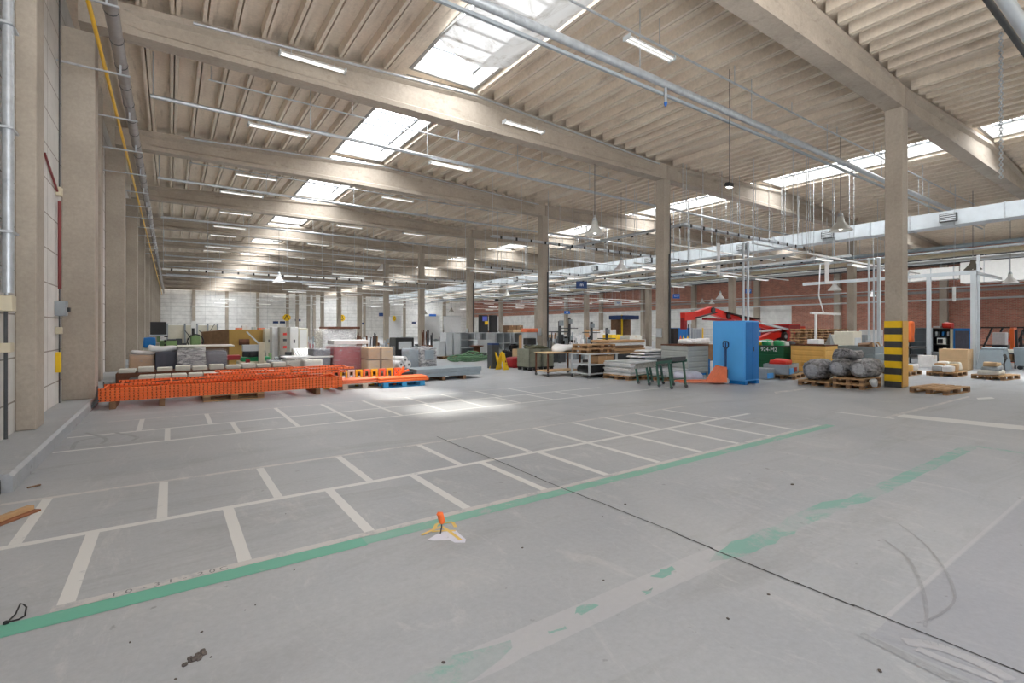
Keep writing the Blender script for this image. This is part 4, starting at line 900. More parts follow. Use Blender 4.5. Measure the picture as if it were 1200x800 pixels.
# cream storage rack with diagonal bracing and white doors behind
Yk=34.0
t=thing('cream_rack','tall cream backed storage rack with dark diagonal braces behind the green machines','rack',(onY(196,Yk),Yk,0)); Lk=onY(255,Yk)-onY(196,Yk); hk=Zat(381,onY(225,Yk),Yk)
b=MB(); b.box(0,Lk,.1,.14,.1,hk); obj('back_panel',b,m_cream,t)
for q in (0,.34,.58,.80,1): b=MB(); b.box(Lk*q-.04,Lk*q+.04,0,.1,0,hk+.1); obj('upright',b,m_greym,t)
for q0,q1 in ((.34,.58),(.62,.95)): b=MB(); b.bar((Lk*q0,.0,hk-.3),(Lk*q1,.0,.6),.04,.04); b.bar((Lk*q1,.0,1.9),(Lk*q0,0,.6),.03,.03); obj('brace',b,m_dgrey,t)
t=thing('white_door','white drill column standing before the cream rack','machine',(onY(227,33),33,0)); b=MB(); b.box(-.12,.12,0,.2,0,Zat(376,onY(227,33),33)); obj('column',b,m_whitem,t); b=MB(); b.box(-.3,.3,-.1,.4,0,.5,.02); obj('base',b,m_lgrey,t); t.name='white_column_stand'
# big brown plywood crate
X,Y,w_,d_,h_=at(268,310,0,386,24.5,2.2); t=thing('plywood_crate','big ochre brown plywood crate left of centre with papers pinned on it','crate',(X,Y,0)); b=MB(); b.box(0,w_,0,d_,0,h_,.02); obj('crate_body',b,m_ply,t)
b=MB(); b.hexa([(-.9,d_*.3,0),(0,0,0),(0,d_,0),(-.9,d_,0),(-.9,d_*.3,h_-.1),(0,0,h_),(0,d_,h_),(-.9,d_,h_-.1)]); obj('side_flap',b,m_wood2,t)
b=MB(); b.tube([(w_*.42-.2,-.02,h_-.55),(w_*.42+.2,-.02,h_-.55)],.14,10); obj('round_mark',b,m_rust,t)
for i,(px0,px1,pt,mt) in enumerate(((277,284,384,m_orange2),(284,294.5,381.5,m_paper),(295.5,301,383,m_lgrey),(303,310,384,m_orange2))):
    xx=onY(px0,25.2); carton('%s small box from the left standing on the plywood crate'%ORD[i],xx,25.2,h_,onY(px1,25.2)-xx,.5,Zat(pt,xx,25.2)-h_,mt,'small boxes on the plywood crate',name='small_box')
# beige machine with C frame
Ym=19.0; X=onY(280,Ym)
t=thing('punching_machine','beige workshop press with white swing arm and green tray in front of the plywood crate','machine',(X,Ym,0)); wm=onY(319,Ym)-X; hb=Zat(424,X,Ym)
b=MB(); b.box(0,wm,0,.9,0,hb,.02); obj('base_cabinet',b,m_beige,t)
for q in (.1,.45): b=MB(); b.box(wm*q,wm*q+.16,-.01,.0,hb-.28,hb-.16); obj('control_plate',b,m_black,t)
b=MB(); b.box(.1,wm*.95,.1,.8,hb,hb+.14,.01); obj('green_tray',b,m_greenb,t)
b=MB(); cx_=onY(306,Ym)-X; b.box(cx_-.09,cx_+.09,-.15,.05,0,Zat(401,X,Ym),.01); obj('column',b,m_beige,t)
b=MB(); z_=Zat(404,X,Ym); b.box(.1,cx_,-.1,.1,z_-.22,z_,.01); obj('swing_arm',b,m_lgrey,t)
b=MB(); b.bar((cx_-.45,-.05,z_+.45),(cx_,-.05,z_-.05),.06,.05); obj('arm_brace',b,m_lgrey,t)
for i,(q,s) in enumerate(((.2,.3),(.5,.36),(.8,.26))): b=MB(); b.lump(s,s,.22,.05,3,i,hb+.14,.4,q*cx_+.15,.3); obj('metal_part',b,m_dgrey,t)
# pale cabinets behind
for i,(xl,xr,yt,Yc,mt,nm_,lab) in enumerate(((310,321,385,24.0,m_cream,'cream_cabinet','cream narrow cabinet directly right of the plywood crate'),(319,327,383,23.0,m_paper,'paper_board','white upright paper covered board between the pale cabinets'),(328,340,383,22.5,plain('taupe_enamel',(.68,.65,.61),.5,0,.05),'taupe_cabinet','taupe control cabinet with red stickers in the row of pale cabinets'),(340,349.5,383,21.0,m_whitem,'white_cabinet','tall narrow white cabinet right of the taupe one'),(350,361,384.5,22.0,m_cream,'glazed_cabinet','cream framed white cabinet with inset panel'))):
    X,Y,w_,d_,h_=at(xl,xr,0,yt,Yc,.7); t=thing(nm_,lab,'cabinet',(X,Y,0)); b=MB(); b.box(0,w_,0,d_,0,h_,.015); obj('cabinet_body',b,mt,t); b=MB(); b.box(.05,w_-.05,-.015,.0,.15,h_-.08,.004); obj('door',b,mt if i!=4 else m_whitem,t)
    if i==2:
        for q,(zz,mm) in enumerate(((.25,m_red),(.5,m_dgrey),(.8,m_red))): b=MB(); b.box(w_*.3,w_*.75,-.022,-.015,h_-zz-.1,h_-zz); obj('sticker',b,mm,t)
    if i in (0,3): b=MB(); b.box(w_*.4,w_*.6,-.025,-.015,h_*.62,h_*.7); obj('door_handle',b,m_dgrey,t)
Yp=19.5; X=onY(347,Yp); t=thing('slanted_console','white console with slanted louvred top in front of the white cabinets','console',(X,Yp,0)); wc=onY(366,Yp)-X; hc=Zat(409,X,Yp)
b=MB(); b.profX([(0,0),(.8,0),(.8,hc),(.55,hc),(0,hc*.55)],0,wc); obj('body',b,m_whitem,t)
for i in range(5): q=i/5; b=MB(); b.bar((wc*(.12+q*.8),.05,hc*.62),(wc*(.05+q*.8),.52,hc*.98),.03,.03); obj('louvre',b,m_lgrey,t)
junk('engine_part','greenish engine block on a pallet before the cream cabinet','engine',onY(312,20.5),20.5,0,1.0,.8,Zat(407,onY(312,20.5),20.5),[m_greym,m_greenm,m_dgrey],10,3,'bl')
# pale wrapped pallets in front
for i,(xl,xr,yt,Yq,seed) in enumerate(((318,335,423,17.5,11),(335,355,422,17.0,12),(356,378,421,16.6,13))):
    X,Y,w_,d_,h_=at(xl,xr,0,yt,Yq,1.0); wrapped(('left','middle','right')[i]+' pale grey film wrapped block behind the orange frames',X,Y,.146,w_,d_,h_-.146,m_carton if i else m_greym,m_film,seed,.04)
    pallet(X+w_/2,Y+.5,0,('left','middle','right')[i]+' pallet under the pale film wrapped blocks')
X,Y,w_,d_,h_=at(349,351,0,419,17,1); b=MB(); b.box(0,1.5,0,.9,0,.05,.01); o=obj('white_board',b,m_paper,loc=(onY(333,17.3),17.1,Zat(421,onY(340,17.3),17.3)+.04)); tag(o,'white board lying across the left pale wrapped blocks','board')
b=MB(); b.box(0,.12,0,.12,0,.46,.01); o=obj('orange_post_stub',b,m_orange,loc=(onY(335,13.95),13.95,0)); tag(o,'short upright orange post stub behind the pile','post')
carton('blue lidded tub beside the beige press',onY(263,18.2),18.2,0,.35,.4,Zat(437,onY(263,18.2),18.2),m_blue,name='blue_tub')
b=MB(); b.box(0,onY(282,17.6)-onY(255,17.6),0,.5,.62,.76,.01); b.box(.1,.2,.1,.4,0,.62); b.box(.8,.9,.1,.4,0,.62); o=obj('dark_red_bench',b,m_dred,loc=(onY(255,17.6),17.6,0)); tag(o,'low dark red bench between the wrapped parts and beige press','bench')
# white wrapped box on table, red load, cardboard load
X,Y,w_,d_,h_=at(378,417,0,386,21.5,1.4); t=wrapped('big white film wrapped box behind the red load, with reddish lid board',X,Y,0,w_,d_,h_,m_paper,m_film2,21,.05)
b=MB(); b.box(-w_*.35,w_*.62,-.75,.75,h_+.03,h_+.12,.01); obj('lid_board',b,m_rust,t)
X,Y,w_,d_,h_=at(378,382,0,406,17.0,1.1); x1=onY(430,17.0); wrapped('dark red load wrapped in clear film behind the orange frames',X+.35,Y,.146,x1-X-.35,1.1,h_-.146,m_redload,m_film,22,.03,bands=6); pallet(X+1.2,Y+.55,0,'pallet under the dark red wrapped load')
wrapped('dark grey narrow load beside the red one',X-.25,Y+.1,0,.55,1.0,h_*.93,m_dload,m_film,26,.03)
b=MB(); b.box(0,x1-X-.3,0,.8,0,.14,.01); o=obj('white_tray',b,m_paper,loc=(X+.4,Y+.15,h_+.06)); tag(o,'white flat tray on top of the dark red load','tray')
X=onY(431,16.2); x1=onY(463,16.2); h_=Zat(407,(X+x1)/2,16.2); pallet((X+x1)/2,16.8,0,'pallet under the film wrapped cardboard boxes')
t=thing('wrapped_carton_stack','brown cardboard stack wrapped in clear film, right of the red load','load',((X+x1)/2,16.75,.146)); wd_=x1-X
for i in range(2):
    for j in range(2): b=MB(); b.box(-wd_/2+.04+i*wd_*.48,-wd_/2+i*wd_*.48+wd_*.45,-.5,.5,.02+j*(h_-.146)*.5,(j+1)*(h_-.146)*.5-.02,.01); obj('cardboard_box',b,m_card if (i+j)%2 else m_card2,t)
b=MB(); b.lump(wd_*1.03,1.08,(h_-.146)*1.03,.035,7,31,0,.04); obj('film',b,m_film,t)
# white rolls and wrapped grey machines
Yw=16.6
for i,(px,py,r) in enumerate(((470,427,.13),(479,427,.13),(475,421.5,.12))):
    X,z=onY(px,Yw),Zat(py,onY(px,Yw),Yw); t=thing('white_roll','%s white film roll with dark core beside the grey wrapped machines'%('left lower','right lower','upper')[i],'roll',(X,Yw,z-r),0,'white film rolls'); b=MB(); b.tube([(0,0,r),(-.5,.9,r)],r*1.05,18); obj('roll',b,m_paper,t); b=MB(); b.tube([(.003,-.006,r),(-.01,.02,r)],r*.35,12); obj('core',b,m_dgrey,t)
b=MB(); b.box(0,.9,0,1,0,Zat(432,onY(467,Yw),Yw),.01); o=obj('roll_stand',b,m_dgrey,loc=(onY(465,Yw),Yw+.02,0)); tag(o,'dark low stand under the white film rolls','stand')
X,Y,w_,d_,h_=at(480,493,0,408,16.9,.8); wrapped('light grey wrapped machine housing, left of the pair near the troughs',X,Y,0,w_,d_,h_,m_steelblue,m_film,41,.04)
X,Y,w_,d_,h_=at(493.5,511.5,0,407,16.7,1.0); t=wrapped('dark glossy wrapped machine housing, right of the pair near the troughs',X,Y,0,w_,d_,h_,m_dload,m_film2,42,.03); b=MB(); b.box(-w_*.3,w_*.3,-.56,-.53,h_*.5,h_*.9,.01); obj('window_panel',b,m_steelblue,t)
b=MB(); b.box(0,.75,0,.7,0,1.25,.02); b.mi=1; b.box(.1,.65,-.01,0,.8,1.1); o=obj('black_motor_unit',b,[m_black,m_lgrey],loc=(onY(464,18.2),18.2,0)); tag(o,'black motor unit standing behind the white rolls','machine')
# reddish trolleys and machinery further back
seed=100
for (nm_,lab,cat,xl,xr,yt,Yq,mats,kd) in (
 ('red_trolley','red hand trolley loaded with grey parts beside the white cabinets','trolley',362,372,392,24,[m_rust,m_dred,m_lgrey],'tb'),
 ('metal_stand','small black and red stand right of the white console','stand',366,378,389,27,[m_dgrey,m_dred,m_steelblue],'tb'),
 ('rusty_stand','rusty machine stand right of the white wrapped box','stand',418,427,383,24,[m_rust,m_wood2,m_rust],'tb'),
 ('workbench_clutter','bench with dark red vice and timber left of the far columns','bench',428,447,386,26,[m_rust,m_wood,m_dgrey],'tb'),
 ('grey_crate_stack','grey crate with two round holes among the machinery','crate',432,446,401,20,[m_beige,m_dgrey],'l'),
 ('pipe_rack','rack of pale pipes and posts among the machinery','rack',447,463,397,22,[m_galv,m_lgrey,m_dgrey],'t'),
 ('wood_box_stack','light wooden box on grey machine further back','machine',455,463,391,30,[m_greym,m_wood],'b'),
 ('grey_machine','tangled grey machine with pipes before the sixth inner column','machine',461,476,392,23,[m_dgrey,m_galv,m_steelblue],'tbl'),
 ('grey_machine','dark grey machine with round drum right of the tangled one','machine',476,487,394,24,[m_dgrey,m_black,m_wood2],'bl'),
 ('grey_machine','machine with teal cylinder left of the rusty racks','machine',487,500,396,25,[m_dgrey,plain('teal',(.20,.40,.45),.5),m_galv],'bl'),
 ('rusty_rack','rusty red tubular rack with crossbars left of the grey cabinets','rack',500,511,383,27,[m_rust,m_rust,m_dgrey],'t'),
 ('metal_stack','stack of dark grey flat profiles beside the rusty red rack','stack',511,522,391,27,[m_dgrey,m_greym],'b'),
 ):
    X,Y,w_,d_,h_=at(xl,xr,0,yt,Yq,.9); seed+=1; junk(nm_,lab,cat,X,Y,0,w_,d_,h_,mats,12 if w_<1.2 else 16,seed,kd)
# ------------------------------------------------------------------ grey cabinet row in the centre
def open_cabinet(label,X,Y,w,d,h,cols,shelves,mat,z=.15,group='light grey cabinets in the centre row',doors=()):
    t=thing('steel_cabinet',label,'cabinet',(X,Y,z),0,group)
    b=MB(); b.box(0,.04,0,d,0,h); obj('side_panel',b,mat,t); b=MB(); b.box(w-.04,w,0,d,0,h); obj('side_panel',b,mat,t)
    b=MB(); b.box(.04,w-.04,d-.03,d,0,h); obj('back_panel',b,mat,t); b=MB(); b.box(.04,w-.04,0,d-.03,h-.04,h); obj('top_panel',b,mat,t); b=MB(); b.box(.04,w-.04,0,d-.03,0,.05); obj('bottom_panel',b,mat,t)
    for i in range(1,cols): x=.04+(w-.08)*i/cols; b=MB(); b.box(x-.02,x+.02,.01,d-.03,.05,h-.04); obj('divider',b,mat,t)
    for i in range(1,shelves+1): z_=h*i/(shelves+1); b=MB(); b.box(.04,w-.04,.01,d-.03,z_-.02,z_+.02); obj('shelf',b,mat,t)
    for a,c in doors: b=MB(); b.box(a*w,c*w,-.02,.0,.05,h-.05,.004); obj('door',b,mat,t)
    return t
Yc=23.3
def cx(px,Y=Yc): return onY(px,Y)
hh=Zat(389.5,cx(560),Yc)-.15
spec=[(514,521.5,400,1,0,((0,1),),'lowest, narrow closed light grey cabinet at the left end of the centre row'),(523,530,389.5,1,0,((0,1),),'narrow closed cabinet second from the left in the centre row'),(532,539,389.5,1,0,((0,1),),'narrow closed cabinet third from the left in the centre row'),
(539.5,557,389.5,1,2,(),'wide open light grey cabinet with three bays in the centre row'),(557.5,570.5,389.5,2,1,((0,.35),),'open cabinet with one narrow door, middle of the centre row'),(571,580.5,389.5,1,1,((.05,1),),'closed upper cabinet right of the middle one in the centre row'),
(581,599,389.5,2,1,(),'open two bay cabinet behind the black heap'),(602,619,389.5,2,1,(),'open two bay cabinet at the right end, beside the inner column')]
for i,(xl,xr,yt,c,s,dr,lab) in enumerate(spec):
    X=cx(xl); w_=cx(xr)-X; open_cabinet(lab,X,Yc,w_,.7,Zat(yt,X,Yc)-.15,c,s,m_lgrey,.15,doors=dr)
for i in range(6): pallet(cx(516)+.72+i*1.27,Yc+.36,0,'%s pallet from the left under the light grey centre cabinets'%ORD[i])
b=MB(); b.box(0,cx(577,22.4)-cx(560,22.4),0,.5,0,1.0,.01); o=obj('grey_panel_box',b,m_lgrey,loc=(cx(560,22.4),22.4,0)); tag(o,'pale grey low box in front of the centre cabinets','box')
# hoses
r_=random.Random(9); hx,hy=cx(549,21.4),21.2
for i in range(7):
    b=MB(); pts=[]; n=26; R=.35+.16*(i%3)
    for k in range(n+1):
        a=2*PI*k/n*1.6+i; pts.append(((R+.1*math.sin(3*a+i))*math.cos(a)*1.7+(i-3)*.17,R*math.sin(a)*.8+r_.uniform(-.02,.02),.06+.085*(i%5)*(1.1-.5*abs(math.cos(a)))+.05*math.sin(3*a+i)))
    b.tube(pts,.032,7); o=obj('green_hose',b,m_hose,loc=(hx,hy,0)); tag(o,'green hose coil lying in the tangled heap before the cabinets','hose','tangled green hoses')
b=MB(); b.lathe([(0,0),(.36,0),(.36,.05),(.18,.06),(.18,.36),(.36,.38),(.36,.43),(0,.43)],0,0,20); o=obj('cable_drum',b,m_rust,loc=(cx(558,22.0),21.95,.30)); tag(o,'brown cable drum behind the green hose heap','drum')
b=MB(); b.box(-.45,.45,-.3,.3,0,.30,.01); o=obj('drum_stand',b,m_dgrey,loc=(cx(558,22.0),21.95,0)); tag(o,'dark low stand under the brown cable drum','stand')
# wet floor signs
def aboard(px,yb,label,rz=0):
    X,Y=W(px,yb); t=thing('wet_floor_sign',label,'sign',(X,Y,0),rz,'yellow folding floor signs')
    for s in (-1,1):
        b=MB(); b.hexa([(-.16,s*.20-.012,0),(.16,s*.20-.012,0),(.16,s*.20+.012,0),(-.16,s*.20+.012,0),(-.10,s*.02-.012,.66),(.10,s*.02-.012,.66),(.10,s*.02+.012,.66),(-.10,s*.02+.012,.66)])
        p=obj('sign_panel',b,m_yellow,t); 
        if s<0:
            b=MB(); b.add([(0,-.150,.40),(-.055,-.172,.29),(.055,-.172,.29)],[(0,1,2)]); b.bar((-.06,-.20,.2),(.06,-.20,.2),.012,.03); obj('warning_mark',b,m_dred,p)
    b=MB(); b.box(-.05,.05,-.03,.03,.64,.70,.008); obj('handle',b,m_yellow,t); return t
aboard(581,431.5,'yellow folding floor sign, left one of the pair in the centre',.5); aboard(588.5,433,'yellow folding floor sign, right one of the pair in the centre',.35)
X,Y=W(604,431); b=MB(); b.lump(1.1,.6,.42,.06,4,3,0,.15); o=obj('red_bag',b,m_red,loc=(X+.45,Y+.3,0)); o.data.materials[0]=m_dred; tag(o,'red box shaped bundle on the floor right of the yellow signs','bundle')
X=onY(600,21.6); junk('black_machine','black tangled motor machine in front of the centre cabinets','machine',X,21.6,0,1.7,.9,Zat(398,X,21.6),[m_black,m_black,m_dgrey],14,77,'bl')
junk('small_machine_parts','small grey machine parts with white lamp left of the black machine','machine',onY(577,22),22,0,1.5,.6,Zat(405,onY(577,22),22),[m_dgrey,m_lgrey,m_black],12,78,'tl')
carton('pale cardboard box low at the right of the black machine',onY(608,21),21,0,1.1,.6,.52,m_card2); carton('brown cardboard box on the pale one by the inner column',onY(615,21),21.05,.52,.55,.5,.75,m_card)
t=thing('orange_crate','orange crate on the stack beside the third inner column','crate',(onY(617,20.2),20.2,0)); b=MB(); b.box(0,.75,0,.5,1.42,1.62,.02); obj('tub',b,m_orange2,t); b=MB(); b.box(0.05,.7,.03,.47,0,1.42); obj('stand',b,m_lgrey,t)
# green-grey plastic crate stack with blue folding box

t=thing('plastic_crate_stack','stack of grey-green plastic crates on a black pallet beside the third inner column','crates',(11.15,14.9,0))
for i in range(5):
    z=.14+i*.137
    for j in range(2):
        b=MB(); x0=j*.6; b.box(x0,x0+.58,0,.8,z,z+.012); b.box(x0,x0+.58,0,.02,z,z+.13); b.box(x0,x0+.02,0,.8,z,z+.13); b.box(x0+.56,x0+.58,0,.8,z,z+.13); b.box(x0,x0+.58,.78,.8,z,z+.13)
        b.box(x0-.008,x0+.588,-.01,.81,z+.105,z+.13)
        for q in range(7): b.box(x0+.05+q*.075,x0+.07+q*.075,-.01,.0,z,z+.11)
        for q in range(9): b.box(x0-.01,x0,.06+q*.085,.08+q*.085,z,z+.11)
        obj('crate',b,m_mesh,t)
b=MB(); b.box(0,1.2,0,.8,.10,.14); [b.box(x,x+.12,y,y+.1,0,.1) for x in (.02,.54,1.06) for y in (.02,.36,.68)]; obj('pallet_base',b,m_black,t)
b=MB(); b.lump(.9,.6,.12,.12,7,8,0,.5); o=obj('tool_heap',b,plain('olive_cloth',(.42,.42,.34),.9,0,.3,12),loc=(11.75,15.3,.83)); tag(o,'olive grey heap of straps and tools on the plastic crate stack','heap')
b=MB(); b.box(0,.42,0,.3,0,.26,.02); o=obj('black_case',b,m_black,loc=(11.2,15.15,.83)); o.location.z=.98; o.location.x=11.25; tag(o,'small black case on the plastic crate stack, left side','case')
b=MB(); b.box(-.5,0,0,.5,0,1.05,.01); b.mi=1; b.box(-.5,0,0,.5,1.05,1.13,.01); o=obj('blue_topped_cabinet',b,[m_dgrey,m_navy],loc=(10.9,16.6,0)); o.scale=(.7,.7,.9); tag(o,'dark cabinet with blue top left of the plastic crates','cabinet')
table('low rolling table with pale wooden top before the plastic crates',10.30,12.75,1.55,.75,.80,m_card2,m_rust,[.18],wheels=True,name='rolling_table')
t=table('grey two tier steel trolley loaded with pallets',10.95,11.45,1.35,.95,.80,m_lgrey,m_lgrey,[.45,.16],wheels=True,name='steel_trolley',ls=.055)
pallet(11.6,11.95,0,'lower pallet lying on the grey two tier trolley',z=.80); pallet(11.62,11.93,0,'upper pallet lying on the grey two tier trolley',z=.944)
carton('brown box on the middle shelf of the grey trolley',11.5,11.6,.45,.7,.5,.26,m_card); b=MB(); b.lump(1.0,.7,.22,.07,5,19,0,.3); o=obj('dark_part_heap',b,m_black,loc=(11.6,11.9,.16)); tag(o,'dark parts on the low shelf of the grey trolley','parts')
b=MB(); b.lump(.75,.6,.28,.12,6,14,0,.5); o=obj('white_paper_heap',b,m_paper,loc=(11.0,12.6,.80)); o.location=(11.35,13.1,.80); tag(o,'crumpled white sheeting on the low rolling table','sheeting')
# machines behind (drill presses, benches)
for i,(nm_,lab,cat,xl,xr,yt,Yq,mats,kd) in enumerate((
 ('bench_drill','bench drill and clutter right behind the plastic crates','drill',648,663,385,18,[m_dgrey,m_greym,m_wood2,m_carton],'tb'),
 ('drill_press','tall dark drill press with flat table behind the rolling table','drill',663,676,383,20,[m_dgrey,m_black,m_greym],'tb'),
 ('steel_frame_machine','grey frame machine with white arms behind the trolley','machine',675,692,391,19,[m_greym,m_galv,m_paper],'tbl'),
 ('workshop_machine','machine with black pump and white hoses behind the trolley','machine',690,706,386,18.5,[m_greym,m_lgrey,m_black],'tbl'),
 ('bench_machine','long bench with blue sheets and grey rolls right of the trolley','bench',700,722,397,17.5,[m_lgrey,m_navy,m_greym],'bl'))):
    X,Y,w_,d_,h_=at(xl,xr,0,yt,Yq,.9); junk(nm_,lab,cat,X,Y,0,w_,d_,h_,mats,14,300+i,kd)
for i,(px,yt,Yq) in enumerate(((668,372,21.8),(657,376,17.6),(694,377,20.6),(712,384,19.6))):
    X=onY(px,Yq); t=thing('press_column',('tall thin press column above the rolling table','grey press column with round head above the plastic crates','dark press column above the trolley','dark press column right of the trolley')[i],'machine',(X,Yq,0)); b=MB(); b.box(-.06,.06,0,.12,0,Zat(yt,X,Yq),.01); obj('column',b,m_dgrey,t); z=Zat(yt+12,X,Yq); b=MB(); b.box(-.45,.45,-.2,.35,z-.05,z,.005); obj('flat_table',b,m_dgrey,t); b=MB(); b.tube([(0,-.05,z+.25),(0,-.05,z+.5)],.11,12); obj('motor',b,m_greym,t)
# stacks of white panels
pallet(12.25,10.9,0,'pallet under the stack of white panels',sc=(1.15,1.35,1)); pallet(12.9,10.0,0,'pallet under the lower white panels behind the conveyor')
for i in range(8):
    z=.146+i*.053; b=MB(); b.box(0,1.30+.04*(i%3),0,1.12,0,.045,.004); o=obj('coated_sheet',b,(m_paper,m_lgrey,m_signwhite)[i%3],loc=(11.6+.03*((i*5)%3),10.35+.02*(i%2),z)); tag(o,'%s white coated panel from the bottom of the stack left of the conveyor'%ORD[i],'panel','white panels on the pallet')
for i in range(3):
    z=.146+i*.06; b=MB(); b.box(0,1.2,0,.8,0,.05,.004); o=obj('coated_sheet',b,(m_lgrey,m_paper,m_lgrey)[i],loc=(12.35,9.6+.02*i,z)); tag(o,'%s pale panel from the bottom of the low stack behind the roller conveyor'%ORD[i],'panel','low pale panels')
b=MB(); b.lump(.9,.6,.26,.12,6,33,0,.35); o=obj('crumpled_sheet',b,plain('lilac_sheet',(.78,.79,.85),.5,0,.12,6),loc=(13.15,9.45,.0)); tag(o,'crumpled pale lilac sheeting beside the conveyor under the grey container','sheeting')
# brown profiles and tube ends
t=thing('timber_stack','stack of brown boards with white wrapping above the white panels','timber',(12.6,12.2,0)); b=MB(); b.box(0,1.9,0,.9,0,.70,.01); obj('support',b,m_dgrey,t)
for i in range(5): b=MB(); b.box(.0+.06*(i%2),1.95-.05*(i%3),0,.9,.70+i*.10,.79+i*.10,.01); obj('board',b,(m_wood,m_card,m_wood2,m_paper,m_card)[i],t)
r_=random.Random(12)
for i in range(12):
    xx=12.0+r_.uniform(0,.55); zz=.62+.09*(i//3)+r_.uniform(0,.03); b=MB(); b.tube([(0,0,0),(.25,.9,0)],.045,10); b.mi=1; b.tube([(-.001,-.004,0),(.01,.03,0)],.03,10); o=obj('film_tube',b,[m_card2,m_dred],loc=(12.0+.15*(i%4)+.03*(i//4),11.9,.56+.095*(i//4)+.0)); tag(o,'%s pale tube of the bundle whose round ends show left of the brown boards'%ORD[i],'tube','bundle of pale tubes')
b=MB(); b.box(-.05,.7,.0,.9,0,.51,.01); o=obj('tube_stand',b,m_dgrey,loc=(11.95,11.9,0)); tag(o,'dark stand under the bundle of pale tubes','stand')
t=thing('white_sheet_metal','bent white sheet metal parts with green dot right of the brown boards','metal',(13.1,11.0,0)); b=MB(); b.box(0,1.3,0,.7,0,.62); obj('grey_support',b,m_greym,t)
for i in range(3): b=MB(); b.hexa([(-.3+.2*i,0,.64+.09*i),(1.2,0,.62+.09*i),(1.2,.6,.62+.09*i),(-.3+.2*i,.6,.64+.09*i),(-.2+.2*i,0,.68+.09*i),(1.2,0,.70+.09*i),(1.2,.6,.70+.09*i),(-.2+.2*i,.6,.68+.09*i)]); obj('bent_sheet',b,m_paper,t)
# roller conveyor
t=thing('roller_conveyor','green framed roller conveyor with grey fabric bed in front of the white panels','conveyor',(0,0,0))
b=MB(); A=Vector((11.15,9.75,.46)); B=Vector((11.0,8.85,.60)); 
def belt(A,B,w):
    m=MB(); d=(B-A); n=14; r=Vector((-d.y,d.x,0)).normalized()
    for i in range(n):
        p=A+d*(i/n); q=A+d*((i+.85)/n); m.add([p,q,q+Vector((w,0,0)),p+Vector((w,0,0)),p+Vector((0,0,.11)),q+Vector((0,0,.11)),q+Vector((w,0,.11)),p+Vector((w,0,.11))],[(0,3,2,1),(4,5,6,7),(0,1,5,4),(1,2,6,5),(2,3,7,6),(3,0,4,7)])
    return m
obj('roller_bed',belt(A,B,.62),m_mattress,t); C2=Vector((10.95,8.80,.66)); D2=Vector((10.85,8.25,.74)); obj('roller_bed',belt(C2,D2,.62),m_dgrey,t)
for P,Q in ((A,B),(C2,D2)):
    for dx in (-.02,.64): b=MB(); b.bar(P+Vector((dx,0,0)),Q+Vector((dx,0,0)),.04,.07); obj('side_rail',b,m_greend if P is C2 else m_mattress,t)
for (x,y,z) in ((11.13,9.7,.46),(11.06,9.25,.53),(10.99,8.85,.62),(10.87,8.35,.70)):
    for dx in (0,.62): 
        b=MB(); b.bar((x+dx,y-.08,.06),(x+dx,y,z),.05,.04); l=obj('leg',b,m_greend,t); b=MB(); b.tube([(x+dx-.015,y-.09,.045),(x+dx+.015,y-.09,.045)],.045,12); obj('castor',b,m_dgrey,l)
    b=MB(); b.bar((x,y-.04,.25),(x+.62,y-.04,.25),.03,.03); obj('cross_bar',b,m_greend,t)
# containers
container('light grey ribbed steel container left of the big blue cabinet',13.75,9.82,1.12,1.05,1.05,m_contlight,m_rust,5)
bpy.context.view_layer.update()
b=MB(); b.box(.06,.5,.1,.9,.06,.2); 
X=13.55;Y=7.72
t=thing('blue_cabinet','big bright blue steel cabinet with double door behind the orange pallet truck','cabinet',(13.42,7.70,0)); W1,D1,H1=.72,1.02,1.83
b=MB(); b.box(0,W1,0,D1,.10,H1,.008); obj('cabinet_body',b,m_blue,t); b=MB(); b.box(.0,.12,.0,D1,0,.10); b.box(W1-.12,W1,0,D1,0,.10); obj('base_skid',b,m_blue2,t)
b=MB(); b.box(.02,W1/2-.004,-.014,0,.14,H1-.04,.003); obj('door',b,m_blue2,t); b=MB(); b.box(W1/2+.004,W1-.02,-.014,0,.14,H1-.04,.003); d_=obj('door',b,m_blue2,t); b=MB(); b.box(W1/2+.02,W1/2+.05,-.04,-.014,.95,1.08,.004); obj('door_handle',b,m_dgrey,d_)
b=MB(); b.box(-.014,0,.03,D1-.03,.16,H1-.05,.003); obj('side_panel',b,m_blue,t)
# orange pallet truck
t=thing('pallet_truck','orange hand pallet truck with dark loop handle in front of the blue cabinet','pallet truck',(13.08,8.35,0),math.atan2(9.05-8.20,12.30-13.30)-PI)
# local: forks along -x, handle at x=0
t.location=(13.12,8.36,0); t.rotation_euler=(0,0,-.62)
for s in (-1,1): b=MB(); b.hexa([(-1.2,s*.19-.04,.045),(.0,s*.19-.07,.045),(.0,s*.19+.07,.045),(-1.2,s*.19+.04,.045),(-1.15,s*.19-.04,.085),(.0,s*.19-.07,.10),(.0,s*.19+.07,.10),(-1.15,s*.19+.04,.085)]); f_=obj('fork',b,m_orange2,t); b=MB(); b.tube([(-1.02,s*.19-.035,.036),(-1.02,s*.19+.035,.036)],.036,12); obj('fork_roller',b,m_black,f_)
b=MB(); b.profY([(-.28,.05),(.16,.05),(.16,.50),(.04,.52)],-.26,.26); obj('fork_heel',b,m_orange2,t)
b=MB(); b.tube([(.22,-.09,.085),(.22,-.03,.085)],.085,16); b.tube([(.22,.03,.085),(.22,.09,.085)],.085,16); obj('steering_wheel',b,m_lgrey,t)
b=MB(); b.box(.16,.28,-.05,.05,.14,.42,.01); obj('hydraulic_pump',b,m_dgrey,t)
